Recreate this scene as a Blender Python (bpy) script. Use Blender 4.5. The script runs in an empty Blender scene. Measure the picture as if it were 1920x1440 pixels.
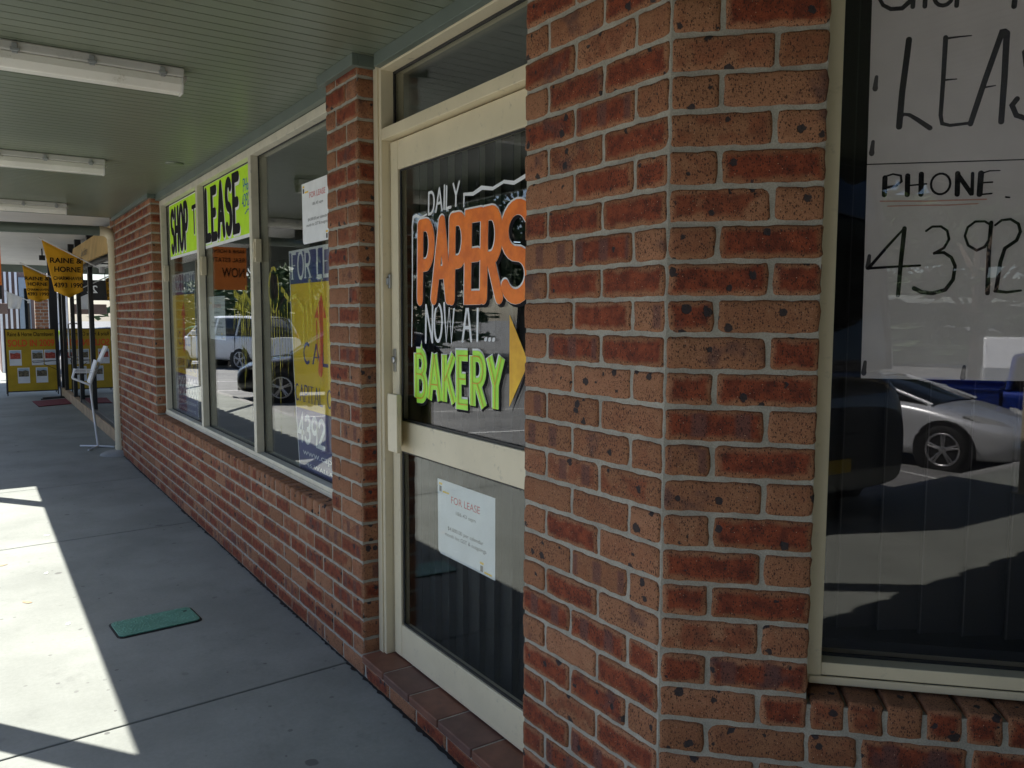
import bpy, bmesh, math, random
from mathutils import Vector, Matrix
R = math.radians
random.seed(7)
S = bpy.context.scene
COL = S.collection

# ------------------------------------------------------------------ camera
cam_d = bpy.data.cameras.new('camera'); cam = bpy.data.objects.new('camera', cam_d); COL.objects.link(cam)
yaw, pitch, roll = 0.59123299, -0.08455075, 0.0031088
F = Vector((math.sin(yaw)*math.cos(pitch), math.cos(yaw)*math.cos(pitch), math.sin(pitch)))
RT = Vector((math.cos(yaw), -math.sin(yaw), 0)); UP = RT.cross(F)
R2 = math.cos(roll)*RT + math.sin(roll)*UP; U2 = -math.sin(roll)*RT + math.cos(roll)*UP
cam.matrix_world = Matrix(((R2.x, U2.x, -F.x, -1.36763), (R2.y, U2.y, -F.y, 0), (R2.z, U2.z, -F.z, 1.59135), (0, 0, 0, 1)))
cam_d.sensor_width = 36; cam_d.lens = 36*1507.9/1920
cam_d.clip_start = 0.05; cam_d.clip_end = 2000
S.camera = cam

# ------------------------------------------------------------------ light
SUN_EL = R(60); TO_SUN = Vector((-0.6*math.cos(SUN_EL), 0.8*math.cos(SUN_EL), math.sin(SUN_EL)))
w = bpy.data.worlds.new('World'); S.world = w; w.use_nodes = True
nt = w.node_tree; nt.nodes.clear()
sky = nt.nodes.new('ShaderNodeTexSky'); sky.sky_type = 'NISHITA'; sky.sun_disc = False
sky.sun_elevation = SUN_EL; sky.sun_rotation = math.atan2(TO_SUN.x, TO_SUN.y)
sky.dust_density = 1.2; sky.air_density = 0.8; sky.ozone_density = 2.0
bg = nt.nodes.new('ShaderNodeBackground'); bg.inputs[1].default_value = 0.09
wo = nt.nodes.new('ShaderNodeOutputWorld')
nt.links.new(sky.outputs[0], bg.inputs[0]); nt.links.new(bg.outputs[0], wo.inputs[0])
sl = bpy.data.lights.new('sun', 'SUN'); sl.energy = 4.0; sl.angle = R(0.53); sl.color = (1, 0.96, 0.9)
so = bpy.data.objects.new('sun', sl); COL.objects.link(so)
so.rotation_euler = TO_SUN.to_track_quat('Z', 'Y').to_euler()
S.view_settings.view_transform = 'Standard'; S.view_settings.look = 'None'
S.view_settings.exposure = 1.7; S.view_settings.gamma = 1
S.cycles.max_bounces = 8; S.cycles.diffuse_bounces = 5; S.cycles.glossy_bounces = 4
S.cycles.transparent_max_bounces = 16; S.cycles.sample_clamp_indirect = 6
S.cycles.use_denoising = True; S.cycles.caustics_reflective = False; S.cycles.caustics_refractive = False

# ------------------------------------------------------------------ materials
class NT:
    def __init__(s, name):
        s.m = bpy.data.materials.new(name); s.m.use_nodes = True; s.t = s.m.node_tree
        s.b = s.t.nodes['Principled BSDF']; s.out = s.t.nodes['Material Output']
    def n(s, typ, **kw):
        nd = s.t.nodes.new('ShaderNode'+typ)
        for k, v in kw.items():
            if k.startswith('i_'):
                nd.inputs[int(k[2:]) if k[2:].isdigit() else k[2:]].default_value = v
            else: setattr(nd, k, v)
        return nd
    def l(s, a, b): s.t.links.new(a, b)
    def math(s, op, a, b=None, c=None, clamp=False):
        nd = s.n('Math', operation=op); nd.use_clamp = clamp
        for i, v in enumerate((a, b, c)):
            if v is None: continue
            if isinstance(v, (int, float)): nd.inputs[i].default_value = v
            else: s.l(v, nd.inputs[i])
        return nd.outputs[0]
    def ramp(s, v, a, b):
        nd = s.n('MapRange', interpolation_type='SMOOTHSTEP')
        s.l(v, nd.inputs[0]); nd.inputs[1].default_value = a; nd.inputs[2].default_value = b
        return nd.outputs[0]
    def mix(s, f, a, b):
        nd = s.n('Mix', data_type='RGBA')
        for i, v in ((0, f), (6, a), (7, b)):
            if isinstance(v, (int, float)): nd.inputs[i].default_value = v
            elif isinstance(v, tuple): nd.inputs[i].default_value = (*v, 1) if len(v) == 3 else v
            else: s.l(v, nd.inputs[i])
        return nd.outputs[2]
    def mul(s, f, a, b):
        nd = s.n('Mix', data_type='RGBA', blend_type='MULTIPLY'); nd.inputs[0].default_value = f
        for i, v in ((6, a), (7, b)):
            if isinstance(v, tuple): nd.inputs[i].default_value = (*v, 1)
            else: s.l(v, nd.inputs[i])
        return nd.outputs[2]
    def pos(s): return s.n('NewGeometry').outputs['Position']
    def obj(s): return s.n('TexCoord').outputs['Object']
    def noise(s, vec, scale, detail=4, rough=.6, dim=3):
        nd = s.n('TexNoise'); nd.inputs['Scale'].default_value = scale; nd.inputs['Detail'].default_value = detail
        nd.inputs['Roughness'].default_value = rough
        if vec is not None: s.l(vec, nd.inputs['Vector'])
        return nd.outputs['Fac']
    def vor(s, vec, scale):
        nd = s.n('TexVoronoi'); nd.inputs['Scale'].default_value = scale
        if vec is not None: s.l(vec, nd.inputs['Vector'])
        return nd.outputs['Distance'], nd.outputs['Color']
    def bump(s, h, strength, dist=.002):
        nd = s.n('Bump'); nd.inputs['Strength'].default_value = strength; nd.inputs['Distance'].default_value = dist
        s.l(h, nd.inputs['Height']); s.l(nd.outputs[0], s.b.inputs['Normal'])
    def col(s, c):
        if isinstance(c, tuple): s.b.inputs['Base Color'].default_value = (*c, 1)
        else: s.l(c, s.b.inputs['Base Color'])
    def set(s, **kw):
        for k, v in kw.items(): s.b.inputs[k].default_value = v

def paint(name, c, rough=.5, var=.12, scale=6, metal=0, bump=0, coat=0, grime=None):
    """painted or plain material with slight soft unevenness"""
    m = NT(name); p = m.obj()
    n = m.noise(p, scale, 5)
    dark = tuple(x*(1-var) for x in c); lite = tuple(min(1, x*(1+var)) for x in c)
    cc = m.mix(m.ramp(n, .3, .7), dark, lite)
    if grime:
        g = m.ramp(m.noise(p, 23, 6, .7), .58, .75)
        cc = m.mix(m.math('MULTIPLY', g, .75), cc, grime)
    m.col(cc); m.set(Roughness=rough, Metallic=metal)
    m.b.inputs['Coat Weight'].default_value = coat
    m.b.inputs['Coat Roughness'].default_value = .04
    if bump: m.bump(m.noise(p, 180, 3), bump)
    return m.m

def brick_mat():
    m = NT('brick'); p = m.pos()
    at = m.n('Attribute', attribute_name='bk'); uv = m.n('Attribute', attribute_name='buv')
    sp = m.n('SeparateColor'); m.l(at.outputs['Color'], sp.inputs[0]); red, rnd, stripe = sp.outputs
    sx = m.n('SeparateXYZ'); m.l(uv.outputs['Vector'], sx.inputs[0]); u, v, L = sx.outputs
    # per brick offset so no two bricks share a pattern
    comb = m.n('CombineXYZ'); m.l(rnd, comb.inputs[0]); m.l(rnd, comb.inputs[2])
    off = m.n('VectorMath', operation='MULTIPLY_ADD'); m.l(comb.outputs[0], off.inputs[0]); off.inputs[1].default_value = (37, 0, 53); m.l(p, off.inputs[2])
    q = off.outputs[0]
    # distance to brick edge in metres
    du = m.math('MINIMUM', m.math('MULTIPLY', u, L), m.math('MULTIPLY', m.math('SUBTRACT', 1.0, u), L))
    dv = m.math('MULTIPLY', m.math('MINIMUM', v, m.math('SUBTRACT', 1.0, v)), .076)
    d = m.math('MINIMUM', du, dv)
    wob = m.math('MULTIPLY', m.math('SUBTRACT', m.noise(q, 22, 4), .5), .036)
    mask = m.ramp(m.math('ADD', d, wob), .003, .020)
    band = m.ramp(m.noise(q, 13, 2), .36, .52)
    mask = m.math('MULTIPLY', mask, m.math('MAXIMUM', band, m.math('GREATER_THAN', red, .6)))
    tan = m.mix(rnd, (.305, .137, .068), (.405, .192, .103))
    tan = m.mix(m.math('MULTIPLY', m.ramp(m.noise(q, 9, 5, .7), .45, .75), .6), tan, (.26, .105, .05))
    rc = m.mix(m.ramp(m.noise(q, 30, 5), .35, .7), (.28, .064, .027), (.135, .031, .017))
    c = m.mix(m.math('MULTIPLY', mask, m.math('MINIMUM', m.math('MULTIPLY', red, 1.5), 1.0)), tan, rc)
    # fired stripes across the face
    ph = m.math('SINE', m.math('ADD', m.math('MULTIPLY', m.math('MULTIPLY', u, L), 62.0), m.math('MULTIPLY', rnd, 40.0)))
    st = m.math('MULTIPLY', m.math('MULTIPLY', m.ramp(m.math('ADD', ph, wob), .1, .8), stripe), .8)
    st = m.math('MULTIPLY', st, m.ramp(d, .004, .014))
    c = m.mix(st, c, (.155, .068, .055))
    # purple burnt cloud on a few
    pc = m.math('MULTIPLY', m.ramp(m.noise(q, 11, 3), .52, .7), m.math('GREATER_THAN', m.math('FRACT', m.math('MULTIPLY', rnd, 9.7)), .72))
    c = m.mix(m.math('MULTIPLY', pc, .75), c, (.105, .055, .052))
    # grain
    g = m.noise(q, 420, 3, .7); c = m.mul(.75, c, m.mix(m.ramp(g, .3, .7), (.62, .6, .58), (1.16, 1.16, 1.16)))
    # fine iron specks, slightly upright
    mp = m.n('Mapping'); m.l(q, mp.inputs[0]); mp.inputs['Scale'].default_value = (1, 1, .6)
    dn = m.n('VectorMath', operation='ADD'); wn = m.n('TexNoise'); wn.inputs['Scale'].default_value = 260; m.l(q, wn.inputs['Vector'])
    wsc = m.n('VectorMath', operation='SCALE'); wsc.inputs['Scale'].default_value = .0045
    m.l(wn.outputs['Color'], wsc.inputs[0]); m.l(mp.outputs[0], dn.inputs[0]); m.l(wsc.outputs[0], dn.inputs[1])
    vd, vc = m.vor(dn.outputs[0], 300)
    r1 = m.n('SeparateColor'); m.l(vc, r1.inputs[0])
    sp1 = m.math('LESS_THAN', vd, m.math('MULTIPLY', m.math('POWER', r1.outputs[0], 1.6), .56))
    c = m.mix(m.math('MULTIPLY', sp1, .85), c, (.045, .022, .017))
    # pale grit
    vd3, vc3 = m.vor(q, 150); r3 = m.n('SeparateColor'); m.l(vc3, r3.inputs[0])
    gr = m.math('LESS_THAN', vd3, m.math('MULTIPLY', m.math('GREATER_THAN', r3.outputs[1], .86), .14))
    c = m.mix(gr, c, (.52, .36, .24))
    # large black iron spots
    wn2 = m.n('TexNoise'); wn2.inputs['Scale'].default_value = 75; m.l(q, wn2.inputs['Vector'])
    ws2 = m.n('VectorMath', operation='SCALE'); ws2.inputs['Scale'].default_value = .016; m.l(wn2.outputs['Color'], ws2.inputs[0])
    dn2 = m.n('VectorMath', operation='ADD'); m.l(q, dn2.inputs[0]); m.l(ws2.outputs[0], dn2.inputs[1])
    vd2, vc2 = m.vor(dn2.outputs[0], 31); r2 = m.n('SeparateColor'); m.l(vc2, r2.inputs[0])
    rad = m.math('MULTIPLY', m.math('SUBTRACT', m.math('POWER', r2.outputs[0], 2.6), .30, clamp=True), .62)
    sp2 = m.ramp(m.math('SUBTRACT', rad, vd2), -.02, .05)
    c = m.mix(m.math('MULTIPLY', sp2, .93), c, (.028, .027, .03))
    m.col(c); m.set(Roughness=.82)
    m.b.inputs['Specular IOR Level'].default_value = .3
    h = m.math('ADD', m.noise(q, 190, 5, .75), m.math('MULTIPLY', m.math('ADD', sp1, sp2), -.5))
    h = m.math('ADD', h, m.math('MULTIPLY', m.noise(q, 40, 3), 1.4))
    m.bump(h, .8, .003)
    return m.m

def mortar_mat():
    m = NT('mortar'); p = m.pos()
    c = m.mix(m.ramp(m.noise(p, 12, 5), .3, .7), (.315, .292, .242), (.425, .395, .328))
    c = m.mul(.6, c, m.mix(m.ramp(m.noise(p, 260, 3), .35, .65), (.72, .72, .72), (1.1, 1.1, 1.1)))
    stain = m.ramp(m.noise(p, 34, 4, .8), .64, .72)
    c = m.mix(m.math('MULTIPLY', stain, .45), c, (.17, .15, .13))
    m.col(c); m.set(Roughness=.95); m.bump(m.noise(p, 130, 6, .7), .9, .003)
    return m.m

def concrete_mat(name, a, b, gum=True):
    m = NT(name); p = m.pos()
    c = m.mix(m.ramp(m.noise(p, 1.3, 6, .65), .3, .72), a, b)
    c = m.mul(.5, c, m.mix(m.ramp(m.noise(p, 55, 5, .7), .3, .7), (.86, .86, .86), (1.08, 1.08, 1.08)))
    c = m.mul(.35, c, m.mix(m.ramp(m.noise(p, 400, 2), .35, .65), (.8, .8, .8), (1.1, 1.1, 1.1)))
    sm = m.ramp(m.noise(p, 3.4, 5, .75), .56, .78)
    c = m.mix(m.math('MULTIPLY', sm, .42), c, tuple(x*.45 for x in a))
    s2 = m.ramp(m.noise(p, 11, 6, .8), .60, .72); c = m.mix(m.math('MULTIPLY', s2, .30), c, tuple(x*.35 for x in a))
    if gum:
        for sc, k, pw, dk in ((2.3, .13, 1.2, .8), (5.5, .16, 2.0, .8), (17., .2, 3.0, .75)):
            mp = m.n('Mapping'); m.l(p, mp.inputs[0]); mp.inputs['Location'].default_value = (sc, sc*.3, 0)
            wn = m.n('TexNoise'); wn.inputs['Scale'].default_value = sc*3; m.l(p, wn.inputs['Vector'])
            ws = m.n('VectorMath', operation='SCALE'); ws.inputs['Scale'].default_value = .16/sc; m.l(wn.outputs['Color'], ws.inputs[0])
            ad = m.n('VectorMath', operation='ADD'); m.l(mp.outputs[0], ad.inputs[0]); m.l(ws.outputs[0], ad.inputs[1])
            fl = m.n('VectorMath', operation='MULTIPLY'); m.l(ad.outputs[0], fl.inputs[0]); fl.inputs[1].default_value = (1, 1, 0)
            d, cc = m.vor(fl.outputs[0], sc); s3 = m.n('SeparateColor'); m.l(cc, s3.inputs[0])
            rad = m.math('MULTIPLY', m.math('POWER', s3.outputs[0], pw), k)
            f = m.ramp(m.math('SUBTRACT', rad, d), -.01, .03)
            c = m.mix(m.math('MULTIPLY', f, m.math('MULTIPLY', s3.outputs[1], dk)), c, (.07, .068, .065))
    m.col(c); m.set(Roughness=.85); m.bump(m.noise(p, 220, 4), .25, .002)
    return m.m

def glass_mat(name, tint=(.93, .95, .94), dirt=.015, boost=1.0):
    m = NT(name); t = m.t; t.nodes.remove(m.b)
    g = m.n('NewGeometry')
    dt = m.n('VectorMath', operation='DOT_PRODUCT'); m.l(g.outputs['Normal'], dt.inputs[0]); m.l(g.outputs['Incoming'], dt.inputs[1])
    c = m.math('SUBTRACT', 1.0, m.math('ABSOLUTE', dt.outputs['Value']), clamp=True)
    f = m.math('ADD', m.math('MULTIPLY', m.math('POWER', c, 5.0), .95*boost), .044*boost, clamp=True)
    tr = m.n('BsdfTransparent'); tr.inputs[0].default_value = (*tint, 1)
    gl = m.n('BsdfGlossy'); gl.inputs['Roughness'].default_value = 0.0
    # faint waviness of old float glass
    df = m.n('BsdfDiffuse'); df.inputs[0].default_value = (.5, .5, .48, 1)
    dm = m.n('MixShader'); sm = m.ramp(m.noise(g.outputs['Position'], 3.2, 6, .75), .52, .8)
    m.l(m.math('MULTIPLY', sm, dirt), dm.inputs[0]); m.l(tr.outputs[0], dm.inputs[1]); m.l(df.outputs[0], dm.inputs[2])
    mx = m.n('MixShader'); m.l(f, mx.inputs[0]); m.l(dm.outputs[0], mx.inputs[1]); m.l(gl.outputs[0], mx.inputs[2])
    m.l(mx.outputs[0], m.out.inputs[0])
    return m.m

def leaf_mat(name, a, b):
    m = NT(name); oi = m.n('Attribute', attribute_name='bk')
    s3 = m.n('SeparateColor'); m.l(oi.outputs['Color'], s3.inputs[0])
    m.col(m.mix(s3.outputs[0], a, b)); m.set(Roughness=.6)
    m.b.inputs['Subsurface Weight'].default_value = 0
    return m.m

def plain(name, c, rough=.6): return paint(name, c, rough, .05, 9)

M = {}
M['brick'] = brick_mat(); M['mortar'] = mortar_mat()
M['pave'] = concrete_mat('concrete', (.195, .208, .186), (.264, .279, .252))
M['kerb'] = concrete_mat('kerb_concrete', (.26, .26, .25), (.33, .33, .315), False)
M['asphalt'] = concrete_mat('asphalt', (.16, .16, .158), (.24, .237, .228), False)
M['joint'] = plain('joint_filler', (.035, .034, .033), .9)
M['bitumen'] = plain('bitumen_seal', (.012, .012, .012), .7)
M['cream'] = paint('cream_powdercoat', (.71, .62, .435), .38, .05, 4, grime=(.42, .37, .27))
M['cream_dirty'] = paint('cream_worn', (.67, .62, .49), .45, .08, 7, grime=(.33, .32, .30))
M['soffit'] = paint('green_soffit_paint', (.165, .188, .137), .34, .07, 1.2)
M['trim'] = paint('grey_green_trim', (.13, .16, .135), .4, .08, 3)
M['gasket'] = plain('black_gasket', (.012, .012, .012), .5)
M['glass'] = glass_mat('shop_glass', boost=1.2); M['glass3'] = glass_mat('splay_glass', (.90,.88,.88), dirt=.004, boost=1.1); M['glass2'] = glass_mat('neighbour_glass', (.6, .64, .63), .01, 1.6)
M['dark'] = plain('dark_interior', (.03, .028, .026), .9)
M['dark_floor'] = plain('dark_carpet', (.03, .03, .032), .95)
M['blind'] = paint('charcoal_blind', (.006, .006, .007), .6, .1, 8)
M['lit_slat_edge'] = plain('lit_slat_edge', (.045, .045, .048), .6)  # paler tone standing in for light caught on blind slat edges
M['chrome'] = plain('worn_chrome', (.45, .45, .45), .3); M['chrome'].node_tree.nodes['Principled BSDF'].inputs['Metallic'].default_value = 1
M['tile_a'] = paint('quarry_tile_dark', (.135, .066, .050), .5, .2, 9, grime=(.06, .045, .04))
M['tile_b'] = paint('quarry_tile_red', (.175, .072, .045), .5, .2, 9, grime=(.07, .05, .045))
M['lime'] = plain('lime_card', (.58, .95, .015), .6)
M['white'] = plain('white_paper', (.86, .865, .875), .7)
M['paper_grey'] = plain('butchers_paper', (.86, .86, .84), .8)
M['ink'] = plain('black_ink', (.012, .011, .014), .6); M['ink'].node_tree.nodes['Principled BSDF'].inputs['Specular IOR Level'].default_value = .08
M['red_ink'] = plain('red_ink', (.62, .06, .07), .6); M['grey_ink'] = plain('grey_ink', (.07, .07, .075), .6)
M['blue_ink'] = plain('blue_ink', (.03, .19, .42), .6); M['pale_red'] = plain('pale_red_marker', (.72, .42, .35), .7)
M['navy'] = plain('poster_blue', (.022, .025, .19), .45); M['yel'] = plain('poster_yellow', (1.0, .62, .005), .45)
M['p_white'] = plain('white_paint', (.80, .81, .82), .45)
M['orange'] = paint('orange_paint', (1.0, .20, .015), .45, .22, 14); M['lettergreen'] = paint('green_paint', (.47, .98, .07), .45, .12, 12)
M['orange_line'] = plain('orange_liner', (.75, .40, .03), .5)
M['orange_yel'] = paint('orange_yellow_paint', (1.0, .46, .02), .45, .3, 5)
def smear_mat():
    m = NT('yellow_window_paint'); p = m.pos(); m.col((.62, .56, .04)); m.set(Roughness=.6)
    mp = m.n('Mapping'); m.l(p, mp.inputs[0]); mp.inputs['Scale'].default_value = (1, 1, .25)
    m.l(m.math('MULTIPLY', m.ramp(m.noise(mp.outputs[0], 60, 4), .28, .68), .68), m.b.inputs['Alpha']); return m.m
M['smear'] = smear_mat()
M['red_paint'] = plain('red_paint', (.85, .09, .015), .5)
M['flag'] = paint('yellow_flag_cloth', (.72, .37, .012), .75, .08, 3)
M['board'] = paint('yellow_board', (.56, .36, .015), .6, .1, 4)
M['orange_sign'] = plain('orange_sign', (.80, .22, .03), .6)
M['lamp_white'] = paint('lamp_white_enamel', (.60, .585, .55), .45, .06, 5, grime=(.4, .38, .33))
M['diffuser'] = paint('aged_acrylic_diffuser', (.86, .83, .76), .25, .08, 4, grime=(.5, .46, .36))
M['galv'] = paint('galvanised_steel', (.42, .43, .44), .4, .15, 10, .6)
M['white_metal'] = paint('white_enamel', (.78, .78, .80), .35, .04, 6)
M['black_metal'] = plain('black_metal', (.014, .014, .015), .4)
M['mat_red'] = paint('maroon_mat', (.16, .025, .03), .95, .2, 40)
M['cover'] = None
M['timber'] = paint('pale_timber', (.42, .29, .17), .7, .2, 5)
M['white_soffit'] = paint('white_soffit', (.72, .71, .68), .5, .05, 2)
M['pale_wall'] = paint('pale_wall', (.76, .74, .70), .8, .06, 1)
M['brown'] = paint('brown_render', (.22, .15, .13), .8, .1, 3)
M['roof_tile'] = paint('grey_roof', (.42, .40, .38), .8, .12, 3)
M['bluegrey'] = plain('blue_grey_panel', (.30, .36, .42), .5)
M['tyre'] = plain('tyre_rubber', (.014, .014, .014), .8)
M['alloy'] = plain('alloy_rim', (.55, .55, .56), .3); M['alloy'].node_tree.nodes['Principled BSDF'].inputs['Metallic'].default_value = .9
M['black_plastic'] = plain('black_plastic', (.012, .012, .013), .45)
M['car_glass'] = plain('car_glass', (.010, .012, .013), .03)
M['lens'] = plain('headlight_lens', (.42, .43, .42), .08); M['red_lens'] = plain('tail_lens', (.3, .01, .01), .15); M['amber'] = plain('amber_lens', (.7, .2, .01), .2)
def carpaint(n, c, metal=.3):
    m = paint(n, c, .3, .02, 2, metal, 0, 1.0); return m
M['silver'] = carpaint('silver_paint', (.74, .76, .78), .3); M['blue'] = carpaint('blue_paint', (.012, .045, .32), .4)
M['cwhite'] = carpaint('white_paint_car', (.88, .885, .89), 0); M['cblack'] = carpaint('black_paint', (.008, .009, .011), .2)
M['cgreen'] = carpaint('green_paint_car', (.01, .11, .03), .2)
M['plate'] = plain('yellow_number_plate', (.75, .48, .02), .4)
M['leaf'] = leaf_mat('leaf', (.045, .085, .022), (.11, .17, .05)); M['leaf_dark'] = leaf_mat('leaf_dark', (.03, .06, .02), (.07, .12, .04))
M['bark'] = paint('bark', (.13, .10, .075), .9, .3, 12)
M['skin'] = plain('skin', (.45, .27, .19), .6); M['hivis'] = plain('hi_vis_cloth', (.50, .68, .03), .7); M['trousers'] = plain('navy_cloth', (.03, .05, .10), .8)
M['hair'] = plain('brown_hair', (.06, .035, .02), .7)
def cover_mat():
    m = NT('green_plastic_lid'); p = m.pos()
    c = m.mix(m.ramp(m.noise(p, 9, 5), .3, .7), (.085, .27, .195), (.13, .36, .27))
    d, _ = m.vor(p, 62)
    c = m.mul(.5, c, m.mix(m.ramp(d, .15, .45), (1.1, 1.1, 1.1), (.6, .6, .6)))
    m.col(c); m.set(Roughness=.5); m.bump(m.ramp(d, .42, .2), .8, .004); return m.m
M['cover'] = cover_mat()

# ------------------------------------------------------------------ objects
WORLD = {}
def finish(o, parent, wm=None):
    COL.objects.link(o)
    wm = wm or Matrix.Identity(4)
    if parent is not None:
        o.parent = parent
        o.matrix_parent_inverse = WORLD[parent.name].inverted()
    o.matrix_basis = wm
    WORLD[o.name] = wm
    return o
def tag(o, label=None, cat=None, group=None, kind=None):
    if label: o['label'] = label
    if cat: o['category'] = cat
    if group: o['group'] = group
    if kind: o['kind'] = kind
    return o
def thing(name, loc, label, cat, rz=0, group=None):
    o = bpy.data.objects.new(name, None); o.empty_display_size = .1
    finish(o, None, Matrix.Translation(Vector(loc)) @ Matrix.Rotation(rz, 4, 'Z'))
    return tag(o, label, cat, group)
def copy_tree(o, loc, rz, label):
    r = o.copy(); COL.objects.link(r); r.matrix_basis = Matrix.Translation(Vector(loc)) @ Matrix.Rotation(rz, 4, 'Z')
    r['label'] = label; WORLD[r.name] = r.matrix_basis.copy()
    def rec(a, b):
        for ch in list(a.children):
            c = ch.copy(); COL.objects.link(c); c.parent = b; rec(ch, c)
    rec(o, r)
    return r

class MB:
    """collects faces for ONE mesh object"""
    def __init__(s): s.v = []; s.f = []; s.mi = []; s.sm = []; s.cur = 0; s.smooth = False; s.att = {}
    def add(s, vs, fs, smooth=None):
        o = len(s.v); s.v += [tuple(x) for x in vs]
        for f in fs:
            s.f.append([o+i for i in f]); s.mi.append(s.cur); s.sm.append(s.smooth if smooth is None else smooth)
        return o
    def box(s, x0, x1, y0, y1, z0, z1):
        s.add([(x0,y0,z0),(x1,y0,z0),(x1,y1,z0),(x0,y1,z0),(x0,y0,z1),(x1,y0,z1),(x1,y1,z1),(x0,y1,z1)],
              [(0,3,2,1),(4,5,6,7),(0,1,5,4),(1,2,6,5),(2,3,7,6),(3,0,4,7)])
    def obox(s, O, U, V, W, u0, u1, v0, v1, w0, w1):
        """box in an oriented frame"""
        P = lambda a, b, c: O + U*a + V*b + W*c
        vs = [P(a,b,c) for c in (w0,w1) for (a,b) in ((u0,v0),(u1,v0),(u1,v1),(u0,v1))]
        f = [(0,3,2,1),(4,5,6,7),(0,1,5,4),(1,2,6,5),(2,3,7,6),(3,0,4,7)]
        s.add(vs, f)
    def prism(s, pts, d):
        """polygon (3d points) extruded by vector d"""
        n = len(pts); d = Vector(d); a = [Vector(p) for p in pts]
        s.add(a + [p+d for p in a], [tuple(range(n-1,-1,-1)), tuple(range(n,2*n))] + [(i,(i+1)%n,n+(i+1)%n,n+i) for i in range(n)])
    def poly(s, pts): s.add(pts, [tuple(range(len(pts)))])
    def tube(s, pts, rad, seg=12, cap=True):
        pts = [Vector(p) for p in pts]; rings = []; N = len(pts)
        up = None
        for i, p in enumerate(pts):
            t = (pts[min(i+1,N-1)] - pts[max(i-1,0)]).normalized()
            if up is None:
                up = Vector((0,0,1)) if abs(t.z) < .9 else Vector((1,0,0))
            a = t.cross(up).normalized(); b = a.cross(t).normalized(); up = b
            r = rad[i] if isinstance(rad, (list, tuple)) else rad
            rings.append([p + (a*math.cos(k*2*math.pi/seg) + b*math.sin(k*2*math.pi/seg))*r for k in range(seg)])
        o = len(s.v); vs = [v for r in rings for v in r]; fs = []
        for i in range(N-1):
            for k in range(seg):
                fs.append((i*seg+k, i*seg+(k+1)%seg, (i+1)*seg+(k+1)%seg, (i+1)*seg+k))
        s.add(vs, fs, True)
        if cap:
            s.add(rings[0], [tuple(range(seg))], False); s.add(rings[-1], [tuple(range(seg-1,-1,-1))], False)
    def lathe(s, O, A, prof, seg=24, smooth=True):
        """profile [(along, radius)] round axis A"""
        O = Vector(O); A = Vector(A).normalized(); a = A.orthogonal().normalized(); b = A.cross(a)
        vs = [O + A*h + (a*math.cos(k*2*math.pi/seg)+b*math.sin(k*2*math.pi/seg))*r for h, r in prof for k in range(seg)]
        fs = [(i*seg+k, i*seg+(k+1)%seg, (i+1)*seg+(k+1)%seg, (i+1)*seg+k) for i in range(len(prof)-1) for k in range(seg)]
        s.add(vs, fs, smooth)
    def build(s, name, mats, parent=None, bevel=0, local=False, subsurf=0, wm=None):
        me = bpy.data.meshes.new(name); me.from_pydata(s.v, [], s.f); me.update()
        for m in (mats if isinstance(mats, (list, tuple)) else [mats]): me.materials.append(m)
        me.polygons.foreach_set('material_index', s.mi); me.polygons.foreach_set('use_smooth', s.sm)
        for k, arr in s.att.items():
            at = me.attributes.new(k, 'FLOAT_COLOR' if k == 'bk' else 'FLOAT_VECTOR', 'POINT')
            at.data.foreach_set('color' if k == 'bk' else 'vector', [c for x in arr for c in x])
        o = bpy.data.objects.new(name, me)
        if local: finish(o, parent, WORLD[parent.name].copy())
        else: finish(o, parent, wm)
        if bevel:
            b = o.modifiers.new('bevel', 'BEVEL'); b.width = bevel; b.segments = 2; b.limit_method = 'ANGLE'; b.angle_limit = R(40)
        if subsurf:
            b = o.modifiers.new('sub', 'SUBSURF'); b.levels = subsurf; b.render_levels = subsurf
        return o
V3 = Vector
def quick(name, mat, parent, boxes, bevel=0):
    mb = MB()
    for b in boxes: mb.box(*b)
    return mb.build(name, mat, parent, bevel)

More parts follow.
